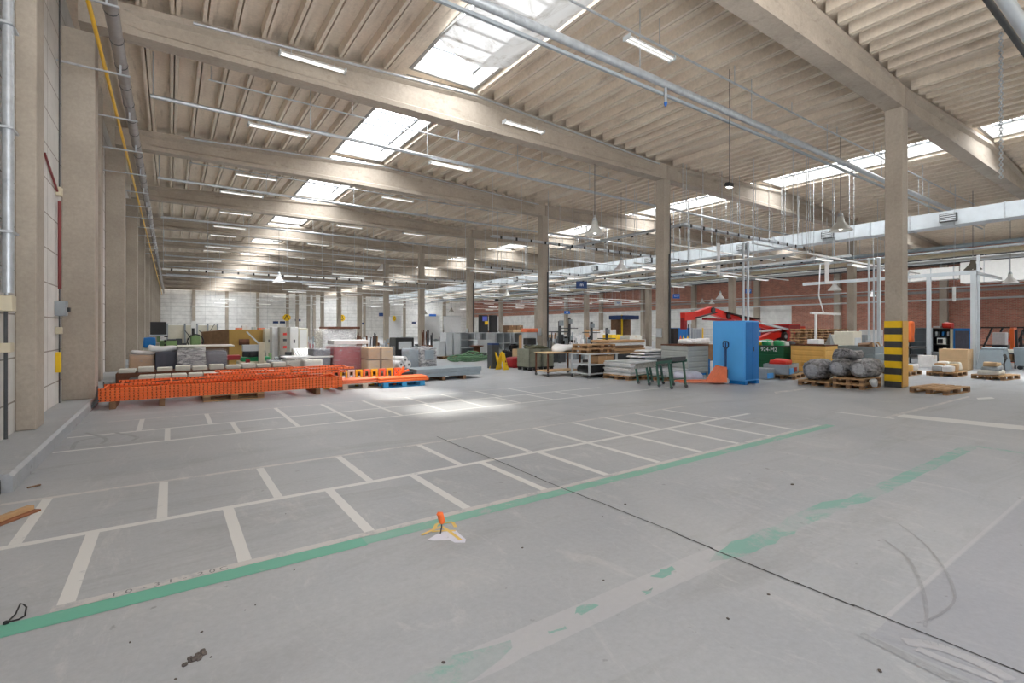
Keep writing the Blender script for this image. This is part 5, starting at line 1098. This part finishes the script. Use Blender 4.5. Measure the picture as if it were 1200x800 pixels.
b=MB(); b.tube([(.23,0,.38),(.23,0,1.02)],.03,10); b.tube([(.23,0,1.0),(.23,-.08,1.04),(.23,-.17,1.08),(.23,-.185,1.16),(.23,-.15,1.22),(.23,0,1.23),(.23,.15,1.22),(.23,.185,1.16),(.23,.17,1.08),(.23,.08,1.04),(.23,0,1.0)],.022,8); b.tube([(.23,0,1.0),(.23,0,1.2)],.018); obj('loop_handle',b,m_navy,t)
# blue lockers with warning triangles
t=thing('electrical_cabinet','pair of dark blue electrical cabinets with warning triangles beside the second inner column','cabinet',(20.4,15.9,0)); X=onY(789.5,15.9); w_=onY(808.5,15.9)-X; t.location.x=X; hb=Zat(384,X,15.9)
b=MB(); b.box(0,w_*.28,0,.6,0,hb-.02,.01); obj('dark_bay',b,m_black,t)
for q0,q1 in ((.28,.70),(.71,1.0)): b=MB(); b.box(w_*q0,w_*q1,-.01,.6,0,hb,.01); d_=obj('cabinet_door',b,m_signblue if False else m_blue2,t)
for q in (.40,.58,.84): b=MB(); z=hb-.62; b.add([(w_*q-.11,-.016,z),(w_*q+.11,-.016,z),(w_*q,-.016,z+.26)],[(0,1,2)]); o=obj('warning_triangle',b,m_yellow if q!=.40 else m_orange2,t)
# stuff between
X=onY(809,14.5); t=thing('white_goods_pile','white bagged goods pile behind the grey container','pile',(X,14.5,0)); w_=onY(838,14.5)-X; b=MB(); b.box(w_*.05,w_,0,1,0,.82,.02); obj('base_box',b,m_wood2,t)
for i in range(5): b=MB(); b.lump(w_*.27,.6,.30,.08,5,50+i,.80,.5,w_*(.16+i*.17),.5); obj('bag',b,m_paper,t)
t=thing('machine_fence','yellow posted mesh guard before the white wall, left of the blue cabinet','fence',(onY(811,17.5),17.5,0)); w_=onY(838,17.5)-t.location.x; hb=Zat(384,t.location.x,17.5)
for q,mt in ((0,m_greym),(.45,m_yellow),(.98,m_red)): b=MB(); b.box(w_*q,w_*q+.08,0,.08,0,hb); obj('post',b,mt,t)
b=MB(); [b.box(w_*.02+i*.12,w_*.02+i*.12+.02,.03,.05,.2,hb-.05) for i in range(int(w_/.12))]; b.box(0,w_,.02,.06,.2,.26); b.box(0,w_,.02,.06,hb-.08,hb-.02); obj('mesh_panel',b,m_lgrey,t)
b=MB(); b.box(.05,w_*.43,.05,.1,hb-.75,hb-.05); obj('grey_board',b,m_steelblue,t)
carton('blue tub low between grey container and blue cabinet',14.95,10.2,0,.6,.6,.55,m_blue2,name='blue_tub')
# red loader crane
Yr_=13.8
def P(px,py,Y=Yr_): X=onY(px,Y); return Vector((X,Y,Zat(py,X,Y)))
t=thing('loader_crane','red folding loader crane arm reaching over the blue cabinet','crane',(0,0,0))
def arm(pts,w,mat,name,dy=0):
    b=MB(); 
    for i in range(len(pts)-1):
        p=pts[i]+Vector((0,dy,0)); q=pts[i+1]+Vector((0,dy,0)); b.bar(p,q,.26,w[i]*.66)
    return obj(name,b,mat,t)
arm([P(800,371),P(812,370),P(832,363)],[.55,.45],m_red,'boom_tip'); arm([P(832,364),P(850,370),P(866,373),P(880,376)],[.5,.45,.4],m_red,'boom_section')
arm([P(845,366),P(866,371),P(884,374)],[.07,.07],m_black,'hydraulic_hose',-.2); arm([P(812,372),P(834,366)],[.06],m_black,'hydraulic_hose',-.2); arm([P(850,373),P(872,376)],[.14],m_dred,'hydraulic_ram',-.2)
for q in ((832,363.5),(850,370.5),(866,373)):
    p=P(*q); b=MB(); b.tube([(p.x,p.y-.2,p.z),(p.x,p.y+.2,p.z)],.14,12); obj('joint_pin',b,m_dgrey,t)
arm([P(820,373.5),P(852,376)],[.16],m_dred,'hydraulic_ram',-.25); arm([P(868,374),P(920,388)],[.42],m_red,'main_boom'); arm([P(886,378),P(918,386)],[.16],m_lgrey,'boom_label',-.16)
arm([P(884,402),P(905,393),P(919,389)],[.6,.55],m_red,'base_arm'); arm([P(884,388),P(906,386)],[.14],m_lgrey,'hydraulic_ram',-.3)
b=MB(); p=P(915,394); b.tube([(p.x,p.y-.25,p.z),(p.x,p.y+.15,p.z)],.26,18); obj('pivot_drum',b,m_black,t); b=MB(); b.tube([(p.x,p.y-.29,p.z),(p.x,p.y-.24,p.z)],.11,14); obj('pivot_cap',b,m_lgrey,t)
p=P(905,400); b=MB(); b.box(p.x-.9,p.x+1.0,p.y-.1,p.y+.6,0,p.z-.15,.03); obj('truck_base',b,m_red,t); p=P(802,374); b=MB(); b.box(p.x-.12,p.x+.08,p.y-.1,p.y+.15,p.z-.45,p.z+.12,.02); obj('hook_block',b,m_dred,t)
p=P(806,380); b=MB(); b.tube([(p.x+.1,p.y,p.z-.6),(p.x+.05,p.y,p.z)],.03); obj('hose',b,m_black,t)
# green container, red containers, yellow, grey
container('dark green ribbed container with white lettering behind the blue cabinet',18.2,9.0,1.8,1.6,.97,m_greenc,m_dgrey,3)
gx,gy=18.2,9.0
t=bpy.data.objects[-1] if False else None
for o in list(COL.objects):
    if o.get('label','').startswith('dark green ribbed'): gt=o
# show the long face on the left (-x) side
gt.location=(onX(925,1)*0+17.7,8.75,0)
obj('lettering',textmesh('924-M2',.19,Vector((0,0,0)),-PI/2,0,PI/2),m_signwhite,gt,(-.035,.50,.85))
obj('lettering',textmesh('P',.17,Vector((0,0,0)),-PI/2,0,PI/2),m_signwhite,gt,(-.035,1.22,.85))
r_=random.Random(4)
for i in range(9):
    b=MB(); s=r_.uniform(.25,.4); b.lump(s,s,.26,.08,4,60+i,0,.5); mt=(m_greenb,m_paper,m_dgrey,m_greenb,m_paper,m_lgrey,m_yellow,m_paper,m_greenb)[i]; o=obj('scrap_bag',b,mt,loc=(17.95+.42*(i%3),9.05+.42*(i//3),.90)); tag(o,'%s crumpled bag or scrap piece heaped in the green container'%ORD[i],'scrap','scrap in the green container')
container('red ribbed container with orange end behind the yellow container',30.9,14.9,1.3,1.8,1.85,m_dred,m_red,1,name='red_container')
t=thing('orange_cabinet','bright orange red cabinet right of the dark red container','cabinet',(32.3,15.1,0)); b=MB(); b.box(0,1.0,0,1,0,1.75,.02); obj('cabinet_body',b,m_red,t); b=MB(); b.box(.05,.95,-.02,0,.1,1.65,.01); obj('door',b,m_orange,t)
container('yellow painted ribbed container with rusty rim',17.9,7.50,.95,1.10,1.03,m_yelcont,m_rust,5)
container('blue-grey ribbed container beside the banded column',19.25,6.55,1.15,1.25,.97,m_contgrey,m_contgrey,4)
t=thing('scrap_heap','brown board scraps sticking out of the blue-grey container','scrap',(19.3,6.6,.85)); 
for i in range(6): b=MB(); b.hexa([(.1+.15*i,.1,0),(.3+.15*i,.1,0),(.3+.15*i,.5+.1*i,.0),(.1+.15*i,.5,0),(.0+.18*i,.15,.22+.04*(i%3)),(.22+.15*i,.12,.30-.03*i),(.25+.15*i,.55,.25),(.1+.15*i,.5,.18)]); obj('scrap_piece',b,(m_wood2,m_card,m_greym,m_rust,m_carton,m_wood)[i],t)
b=MB(); b.add([(0,0,0),(.35,0,0),(.2,.3,0),(.25,.1,.45)],[(0,1,3),(1,2,3),(2,0,3),(0,2,1)]); o=obj('sheet_metal_wedge',b,m_greym,loc=(18.55,7.6,1.0)); tag(o,'folded grey metal wedge on the rim of the yellow container','metal')
pallet(16.6,8.1,0.2,'wooden pallet under the red and blue crate'); 
t=thing('parts_crate','grey open crate with bright red tarp and blue panel on a pallet','crate',(15.95,7.72,.146),.2); b=MB(); b.box(0,1.15,0,.03,0,.32); b.box(0,.03,0,.75,0,.32); b.box(1.12,1.15,0,.75,0,.32); b.box(0,1.15,.72,.75,0,.32); b.box(0,1.15,0,.75,0,.03); obj('crate_body',b,m_greym,t); b=MB(); b.box(.05,.45,-.02,0,.02,.2); obj('blue_panel',b,m_blue,t)
b=MB(); b.lump(.85,.5,.20,.06,5,70,.24,.4,.72,.42); obj('red_tarp',b,m_red,t); b=MB(); b.box(.5,.85,-.02,0,.06,.2); obj('printed_label',b,m_dred,t)
b=MB(); b.box(-.5,-.02,0,.9,0,.34,.02); b.mi=1; b.box(-.52,-.2,-.03,.0,.04,.2); o=obj('grey_blue_box',b,[m_greym,m_blue],loc=(15.9,8.1,.0)); tag(o,'grey box with blue front left of the red tarp crate','box')
# wrapped rolls on pallets
pallet(15.38,6.50,.0,'pallet under the left dark film roll'); pallet(15.42,5.66,.0,'pallet under the two right dark film rolls, standing higher',z=0,sc=(1,.9,1.0)); pallet(15.42,5.66,.0,'second pallet beneath the right dark film rolls',z=.146,sc=(1,.9,1))
for i,(x,y,z,r,L,sd) in enumerate(((14.80,6.55,.146,.29,1.0,1),(14.82,5.92,.292,.25,1.1,2),(14.85,5.42,.292,.25,1.15,3))):
    t=thing('film_wrapped_roll','%s dark film wrapped roll beside the banded column'%('left','middle','right')[i],'roll',(x,y,z),0,'dark wrapped rolls')
    b=MB(); n=36; m=28; vs=[]
    for j in range(m+1):
        for k in range(n):
            a=2*PI*k/n; e=1-.25*(abs(j/m-.5)*2)**6; rr=r*e*(1+.14*noise.noise(Vector((math.cos(a)*3+sd*5,math.sin(a)*3,j*.35)))+.12*noise.noise(Vector((math.cos(a)*6,math.sin(a)*6+sd,j*.9))))
            vs.append((L*j/m,rr*math.cos(a),max(0,r+rr*math.sin(a))))
    b.add(vs,[(j*n+k,j*n+(k+1)%n,(j+1)*n+(k+1)%n,(j+1)*n+k) for j in range(m) for k in range(n)]+[tuple(range(n))[::-1],tuple(range(m*n,m*n+n))],True); obj('roll',b,m_filmroll,t)
    b=MB(); b.lathe([(0,0),(r*.55,.0),(r*.62,.02),(r*.5,.03),(0,.03)],0,0,16); me=b.mesh('end_disc',m_steelblue); me.transform(Matrix.Translation((.0,0,r))@Matrix.Rotation(-PI/2,4,'Y')); me.materials.clear(); me.materials.append(plain('roll_end',(.62,.63,.65),.4,0,.35,14)); obj('end_disc',me,None,t)
b=MB(); b.lump(.75,.55,.30,.12,6,88,0,.5); o=obj('crumpled_film',b,m_filmroll,loc=(15.6,5.55,.76)); o.location=(15.5,5.9,.74); tag(o,'crumpled dark film heap on top of the middle roll','film')
b=MB(); b.lump(.28,.22,.36,.05,5,91,0,.4); o=obj('white_bag',b,m_paper,loc=(16.0,5.05,0)); o.location=(15.98,4.62,0) ; tag(o,'white plastic bag on the floor between rolls and banded column','bag')
o.location=(16.22,5.42,0)
b=MB(); b.lump(.24,.16,.24,.12,6,93,0,.6); o=obj('clear_film_bag',b,m_lgrey,loc=(*W(1021,457),0)); tag(o,'clear film hanging to the floor at the right roll pallet','film')
# pallet boards rack behind: upright pallets
for i,px in enumerate((942,961,980)):
    X=onY(px,12.6)
    for q in range(11): pallet(X+.03*((q*7)%3-1),12.6+.03*((q*5)%3-1),0,'%s pallet from the floor in the %s tall pallet pile behind the yellow container'%(ORD[q],('left','middle','right')[i]),z=q*.1445)
# work stations behind right
t=thing('workstation_arm','white workstation post with horizontal arm behind the yellow container','workstation',(onY(956,11),11,0)); b=MB(); b.tube([(0,0,0),(0,0,Zat(366,t.location.x,11))],.06,10); obj('post',b,m_whitem,t); b=MB(); z=Zat(368,t.location.x,11); b.box(-.5,2.6,-.05,.05,z,z+.1); obj('arm',b,m_whitem,t)
b=MB(); b.tube([(2.0,0,z),(.8,0,z+.1),(.3,0,z+.9),(.45,0,z+2.4)],.03,8); obj('supply_hose',b,m_paper,t); b=MB(); b.box(-.3,.3,-.25,.25,0,1.1,.02); obj('base_cabinet',b,m_paper,t)
for i,(px,w_,yt,mt,lab) in enumerate(((1005,10,388,m_cream,'cream machine housing left of the banded column'),(1017,7,392,m_greym,'grey upright unit left of the banded column'),(996,6,392,m_carton,'pale carton stack behind the blue-grey container'),(1031,8,386,m_paper,'white covered unit directly left of the banded column'))):
    Y=9.5+i*.3; X=onY(px-w_/2,Y); wd_=onY(px+w_/2,Y)-X; h_=Zat(yt,X,Y); t=thing(('cream_machine','grey_unit','carton_stack','white_unit')[i],lab,'machine' if i!=2 else 'box',(X,Y,0)); b=MB(); b.box(0,wd_,0,.8,0,h_,.02); obj('housing',b,mt,t); b=MB(); b.box(wd_*.15,wd_*.85,-.02,0,h_*.5,h_*.8,.005); obj('front_panel',b,m_lgrey if mt!=m_lgrey else m_greym,t)
# right side beyond the column
def facex(t,xl,xr,X,w):
    ya,yb=onX(xl,X),onX(xr,X); t.location=(X,ya,t.location.z); t.rotation_euler=(0,0,-PI/2); t.scale=((ya-yb)/w,1,1); return ya,yb
t=open_cabinet('open grey shelf unit right of the banded column',0,0,1.5,.6,1.55,1,3,m_steelblue,.1,group=None); facex(t,1064,1091,34.0,1.5)
X=onX(1091,30); t=thing('orange_jacket','orange hi-vis jacket hanging just right of the banded column','jacket',(onY(1066,8.3),8.3,.95)); b=MB(); b.lump(.5,.25,1.0,.06,6,97,0,.25); obj('jacket',b,m_orange,t)
b=MB(); b.tube([(0,0,-.95),(0,0,1.0)],.02); obj('stand_pole',b,m_dgrey,t)
# black cabinet with things
Yb=7.75; X=onY(1092.5,Yb); w_=onY(1112.5,Yb)-X; w_=2.0; X=29.9
t=open_cabinet('black open cabinet with microwave and bins beside the blue edged one',onX(1112,1)*0+29.4,7.0,2.3,.9,1.62,1,3,m_black,.0,group=None); 
ya_,yb_=facex(t,1093,1113,31.0,2.3); wq=ya_-yb_
t2=thing('microwave','white microwave on the middle shelf of the black cabinet','microwave',(31.06,ya_-wq*.22,.83),-PI/2); b=MB(); b.box(0,wq*.55,0,.4,0,.32,.01); obj('housing',b,m_whitem,t2); b=MB(); b.box(wq*.04,wq*.36,-.012,0,.05,.27,.004); obj('glass_door',b,m_lens,t2)
for i,(q,z,mt,lab) in enumerate(((.1,1.24,m_lgrey,'grey canister on the top shelf of the black cabinet, left'),(.5,1.24,m_blue2,'blue tub on the upper shelf of the black cabinet'),(.8,1.24,m_lgrey,'pale bin on the upper shelf of the black cabinet, right'),(.55,.43,m_paper,'white box on the lower shelf of the black cabinet'))):
    b=MB(); b.box(0,wq*.14,0,.3,0,.22,.02); o=obj('storage_tub',b,mt,loc=(31.1,ya_-wq*q,z),rz=-PI/2); tag(o,lab,'tub')
b=MB(); b.lump(wq*.6,.5,.26,.08,6,99,0,.35); o=obj('red_cushion',b,m_red,loc=(31.4,ya_-wq*.75,1.63),rz=-PI/2); tag(o,'bright red soft bag on top of the black cabinet','bag')
b=MB(); b.box(0,wq*.45,0,.6,0,.1,.02); o=obj('grey_roll_board',b,m_lgrey,loc=(31.05,ya_,1.63),rz=-PI/2); tag(o,'pale board lying on top of the black cabinet, left','board')
t=thing('blue_edged_cabinet','grey cabinet with bright blue edges behind the cardboard boxes','cabinet',(0,0,0)); wX2=1.5; b=MB(); b.box(0,wX2,0,.7,0,1.62,.01); obj('cabinet_body',b,m_blue2,t); b=MB(); b.box(wX2*.12,wX2*.90,-.03,.0,.1,1.50,.005); obj('door',b,m_dload,t); facex(t,1117,1137.5,31.0,wX2)
t=thing('pale_locker','narrow beige locker between black cabinet and blue edged cabinet','cabinet',(0,0,0)); b=MB(); b.box(0,.3,0,.6,0,1.58,.01); obj('locker_body',b,m_beige,t); b=MB(); b.box(.02,.28,-.02,0,.1,1.5); obj('door',b,m_beige,t); facex(t,1113.3,1116.7,31.0,.3)
carton('upper large brown cardboard box of the pair at the right',25.0,5.5,.40,.78,.85,.40,m_card2); carton('lower large brown cardboard box of the pair at the right',25.0,5.5,.0,.78,.85,.40,m_card2)
carton('white box at the foot of the zinc post right of the banded column',25.85,6.75,0,.5,.5,.48,m_paper,name='white_box')
t=table('dark steel bench with grey drawers right of the banded column',onY(1065,7.6),7.6,onY(1088,7.6)-onY(1065,7.6),.7,.78,m_dgrey,m_dgrey,[.4],name='steel_bench'); 
b=MB(); b.lump(.9,.6,.55,.1,6,101,0,.3); o=obj('dark_bin_bag',b,m_dgrey,loc=(onY(1096,7.2),7.2,0)); tag(o,'dark grey bin bag left of the cardboard boxes','bag')
# pallets with goods
pallet(21.0,6.35,0,'pallet with yellow and white packs right of the banded column'); pallet(20.2,6.5,0.0,'pallet half hidden by the banded column') if False else None
for i in range(4): b=MB(); b.lump(.55,.38,.22,.04,4,110+i,0,.15); o=obj('yellow_pack',b,(m_yelcont,m_paper,m_yelcont,m_paper)[i],loc=(20.7+.58*(i%2),6.2+.36*(i//2),.146)); tag(o,('front left','front right','back left','back right')[i]+' yellow or white pack on the pallet right of the banded column','pack','packs on the pallet behind the banded column')
pallet(21.9,5.35,0,'pallet with mixed broken packs in front of the cardboard boxes')
for i in range(6): b=MB(); b.lump(.35,.26,.2+.06*(i%3),.06,4,120+i,0,.25); o=obj('goods_pack',b,(m_paper,m_card2,m_carton,m_lgrey,m_wood,m_paper)[i],loc=(21.5+.36*(i%3),5.2+.3*(i//3),.146)); tag(o,'%s small pack among the mixed packs on the middle right pallet'%ORD[i],'pack','mixed packs on the middle right pallet')
pallet(21.7,4.10,-.12,'pallet with stacked folded bags right of the zinc post')
for i in range(3): b=MB(); b.lump(.8-.15*i,.5-.08*i,.14,.04,5,130+i,0,.2); o=obj('folded_bag',b,(m_carton,m_greym,m_card2)[i],loc=(21.5,4.15,.146+.13*i)); tag(o,('lowest','middle','topmost')[i]+' folded bag on the right pallet','bag','folded bags on the right pallet')
b=MB(); b.tube([(.1,0,.04),(.3,.05,.25),(.35,0,.5),(.2,0,.6)],.045,8); o=obj('black_hose_piece',b,m_black,loc=(21.85,3.95,.146)); tag(o,'black curved hose piece on the right pallet','hose')
pallet(15.95,4.03,-.08,'lone empty pallet on the floor just right of the banded column',sc=(1.15,.95,1))
# steel grey tilting bin, black frames, white crate
t=thing('wheeled_bin','pale grey wheeled steel bin at the right edge','bin',(27.0,3.55,0)); b=MB(); b.hexa([(.1,.0,.16),(1.8,.0,.16),(1.8,1,.16),(.1,1,.16),(0,-.05,.86),(1.9,-.05,.86),(1.9,1.05,.86),(0,1.05,.86)]); obj('bin_body',b,m_steelblue,t)
for x in (.3,1.6): b=MB(); b.tube([(x-.05,.1,.08),(x+.05,.1,.08)],.08,14); obj('wheel',b,m_dgrey,t)
for x in (.3,1.6): b=MB(); b.tube([(x-.05,.9,.08),(x+.05,.9,.08)],.08,14); obj('wheel',b,m_dgrey,t)
for q in range(5): b=MB(); b.box(.2+q*.36,.24+q*.36,-.05,.0,.25,.8); obj('stiffener',b,m_contgrey,t)
t=thing('blue_grey_tub','slanted blue-grey tub left of the wheeled bin','tub',(25.4,4.55,0)); b=MB(); b.hexa([(0,0,.05),(1.2,0,.05),(1.2,.8,.05),(0,.8,.05),(.15,.1,.80),(1.0,.1,.80),(1.0,.7,.80),(.15,.7,.80)]); obj('tub',b,m_contgrey,t); b=MB(); b.box(.3,.8,.05,.7,.80,.88,.02); obj('lid',b,m_steelblue,t)
t=table('low dark rack with cartons between tub and wheeled bin',27.6,4.6,1.5,.8,.62,m_dgrey,m_dgrey,[.3],name='low_rack'); carton('brown carton on the low dark rack',27.75,4.75,.30,.8,.5,.28,m_card); carton('flat pale carton lying on top of the low dark rack',27.8,4.7,.62,1.1,.5,.12,m_carton)
t=thing('tubular_frame_rack','long black tubular frame with slanted legs standing before the brick wall','rack',(36.0,0,0)); Ys=[onX(p,36.0) for p in (1146,1160,1172,1186,1198,1222)]; zt=1.66
b=MB(); b.bar((0,Ys[0],zt),(0,Ys[-1],zt),.07,.07); obj('top_bar',b,m_black,t); b=MB(); b.bar((0,Ys[0],.72),(0,Ys[-1],.72),.06,.06); obj('middle_bar',b,m_black,t)
for i in range(5): b=MB(); b.bar((0,Ys[i]-.1,zt),(0,Ys[i]+.45,0),.08,.08); obj('leg',b,m_black if i!=3 else m_red,t)
t=thing('forklift_mast','orange red lift mast leaning at the right edge','lift',(onY(1190,5.6),5.6,0)); b=MB(); b.bar((-.5,0,0),(-.7,0,1.6),.14,.14); obj('mast',b,m_orange,t); b=MB(); b.bar((.35,0,0),(-.05,0,1.6),.14,.14); obj('mast',b,m_dgrey,t); b=MB(); b.bar((-.7,0,1.6),(-.05,0,1.6),.12,.12); obj('cross_head',b,m_orange2,t)
t=thing('white_crate','white square crate standing on a dark stand before the brick wall','crate',(0,0,.80)); b=MB(); b.box(0,.9,0,.6,0,.62,.03); obj('crate_body',b,m_paper,t); b=MB(); b.box(-.05,1.05,.0,.6,-.80,0,.02); obj('dark_stand',b,m_dgrey,t); facex(t,1163,1178,33.5,.9)
t=thing('black_hoop','black wheel hanging on the frame at the right edge','wheel',(onY(1199,5.8),5.8,1.05)); b=MB(); a=[(.45*math.cos(q*PI/12),0,.45*math.sin(q*PI/12)) for q in range(25)]; b.tube(a,.05,8); obj('rim',b,m_black,t); b=MB(); b.tube([(-.43,0,0),(.43,0,0)],.03); obj('spoke',b,m_black,t); b=MB(); b.bar((0,.1,-1.05),(0,.1,.1),.08,.06); obj('stand',b,m_dgrey,t)
# background clutter along the far middle: white benches, cardboard, pallets of goods
r_=random.Random(44)
far=[(596,605,381,34,m_wood2,'brown open crate on the white table behind the centre cabinets'),(606,613,381,34.5,m_wood2,'brown crate right of the open one behind the centre cabinets'),(601,610,386,33,m_card2,'pale carton stack before the brown crates behind the cabinets'),
(700,716,388,24,m_paper,'white apparatus housing above the timber stack'),(712,722,386,26,m_paper,'white unit with dark slots left of the second inner column'),(717,728,392,22,m_yellow,'yellow tub shaped box left of the second inner column'),(693,703,386,28,m_card,'orange brown crate glimpsed behind the drill presses'),
(640,650,392,30,m_card2,'pale carton behind the third inner column'),(738,752,393,20,m_carton,'pale covered box beside the second inner column')]
for i,(xl,xr,yt,Yq,mt,lab) in enumerate(far):
    X,Y,w_,d_,h_=at(xl,xr,0,yt,Yq,.8); carton(lab,X,Y,0,w_,d_,h_,mt,name='storage_box')
t=thing('blue_roof_booth','dark booth with navy canopy and yellow edge left of the second inner column','booth',(onY(729,30),30,0)); w_=onY(746,30)-t.location.x; h_=Zat(374,t.location.x,30)
b=MB(); b.box(0,.10,0,.12,0,h_+.4); obj('yellow_post',b,m_yellow,t); b=MB(); b.box(0,w_,-.3,1.6,h_,h_+.35,.02); obj('canopy',b,m_navy,t); b=MB(); b.box(.15,w_-.1,.6,1.5,0,h_-.01,.01); obj('booth_body',b,m_wood2,t)
t=thing('display_board','dark stand with blue and yellow posters right of the fourth inner column','display',(onY(563,32),32,0)); w_=onY(572,32)-t.location.x; b=MB(); b.box(0,w_,0,.3,0,Zat(369,t.location.x,32)); obj('stand',b,m_black,t)
b=MB(); b.box(w_*.25,w_*.85,-.03,0,Zat(376,t.location.x,32),Zat(370.5,t.location.x,32)); obj('blue_poster',b,plain('poster_blue',(.40,.45,.85),.5),t); b=MB(); b.box(w_*.55,w_,-.03,0,Zat(380,t.location.x,32),Zat(376,t.location.x,32)); obj('yellow_poster',b,m_yellow,t)
for q,lab in ((575,'left'),(579,'right')):
    X=onY(q,32); b=MB(); b.box(0,.35,0,.3,0,Zat(369,X,32),.02); o=obj('black_cylinder_rack',b,m_black,loc=(X,32,0)); tag(o,lab+' black upright tank beside the poster stand','tank')
for i,(px,Yq) in enumerate(((590,30),(650,40),(690,45),(760,30),(815,28))):
    X=onY(px,Yq); t=table('%s long white bench from the left in the far workshop'%ORD[i],X,Yq,3.0,.8,.95,m_paper,m_lgrey,[.4],name='white_bench')
# white partition screens far back
for i,(xl,xr,Yq) in enumerate(((498,516,70),(455,470,75),(520,540,66))):
    X,Y,w_,d_,h_=at(xl,xr,0,371,Yq,.15); t=thing('white_partition','%s white partition wall between the far columns, from the camera left'%ORD[i],'partition',(X,Y,0)); b=MB(); b.box(0,w_,0,.15,0,h_); obj('panel',b,m_paper,t); b=MB(); b.box(-.03,w_+.03,-.03,.18,h_,h_+.08); obj('top_rail',b,m_lgrey,t)

for i,(nm_,lab,cat,xl,xr,yt,Yq,mats,kd) in enumerate((
 ('lathe_bench','grey lathe bench far behind the third inner column, left one','machine',642,655,388,26,[m_greym,m_dgrey,m_lgrey],'tbl'),
 ('milling_machine','grey milling machine far behind the rolling table','machine',656,672,386,27,[m_lgrey,m_dgrey,m_steelblue],'tbl'),
 ('assembly_bench','white assembly bench with arms far behind the trolley','bench',674,690,387,26,[m_paper,m_galv,m_greym],'tb'),
 ('assembly_bench','white and orange assembly bench left of the booth','bench',694,712,388,25,[m_paper,m_orange2,m_lgrey],'tb'),
 ('packing_bench','packing bench with cartons below the dark booth','bench',722,742,392,24,[m_card2,m_paper,m_greym],'b'),
 ('packing_bench','pale packing bench right beside the second inner column','bench',746,764,393,22,[m_paper,m_yellow,m_lgrey],'tb'),
 ('tool_cart','dark tool cart between the seventh and fourth inner columns','cart',520,534,384,36,[m_dgrey,m_rust,m_greym],'tb'),
 ('shelving_unit','cluttered shelving unit far behind the centre cabinets','shelf',574,592,380,38,[m_paper,m_wood2,m_dgrey],'b'),
 ('control_desk','grey control desk behind the blue-grey container','desk',985,1000,391,10.5,[m_greym,m_whitem,m_dgrey],'tb'),
 ('strapping_machine','white strapping machine far behind the red crane','machine',852,872,388,26,[m_paper,m_lgrey,m_greym],'tb'),
 ('blue_topped_machine','machine with blue top beam before the brick wall behind the crane','machine',888,918,377,24,[m_greym,m_blue2,m_lgrey],'b'))):
    X,Y,w_,d_,h_=at(xl,xr,0,yt,Yq,.9); junk(nm_,lab,cat,X,Y,0,w_,d_,h_,mats,14,700+i,kd)
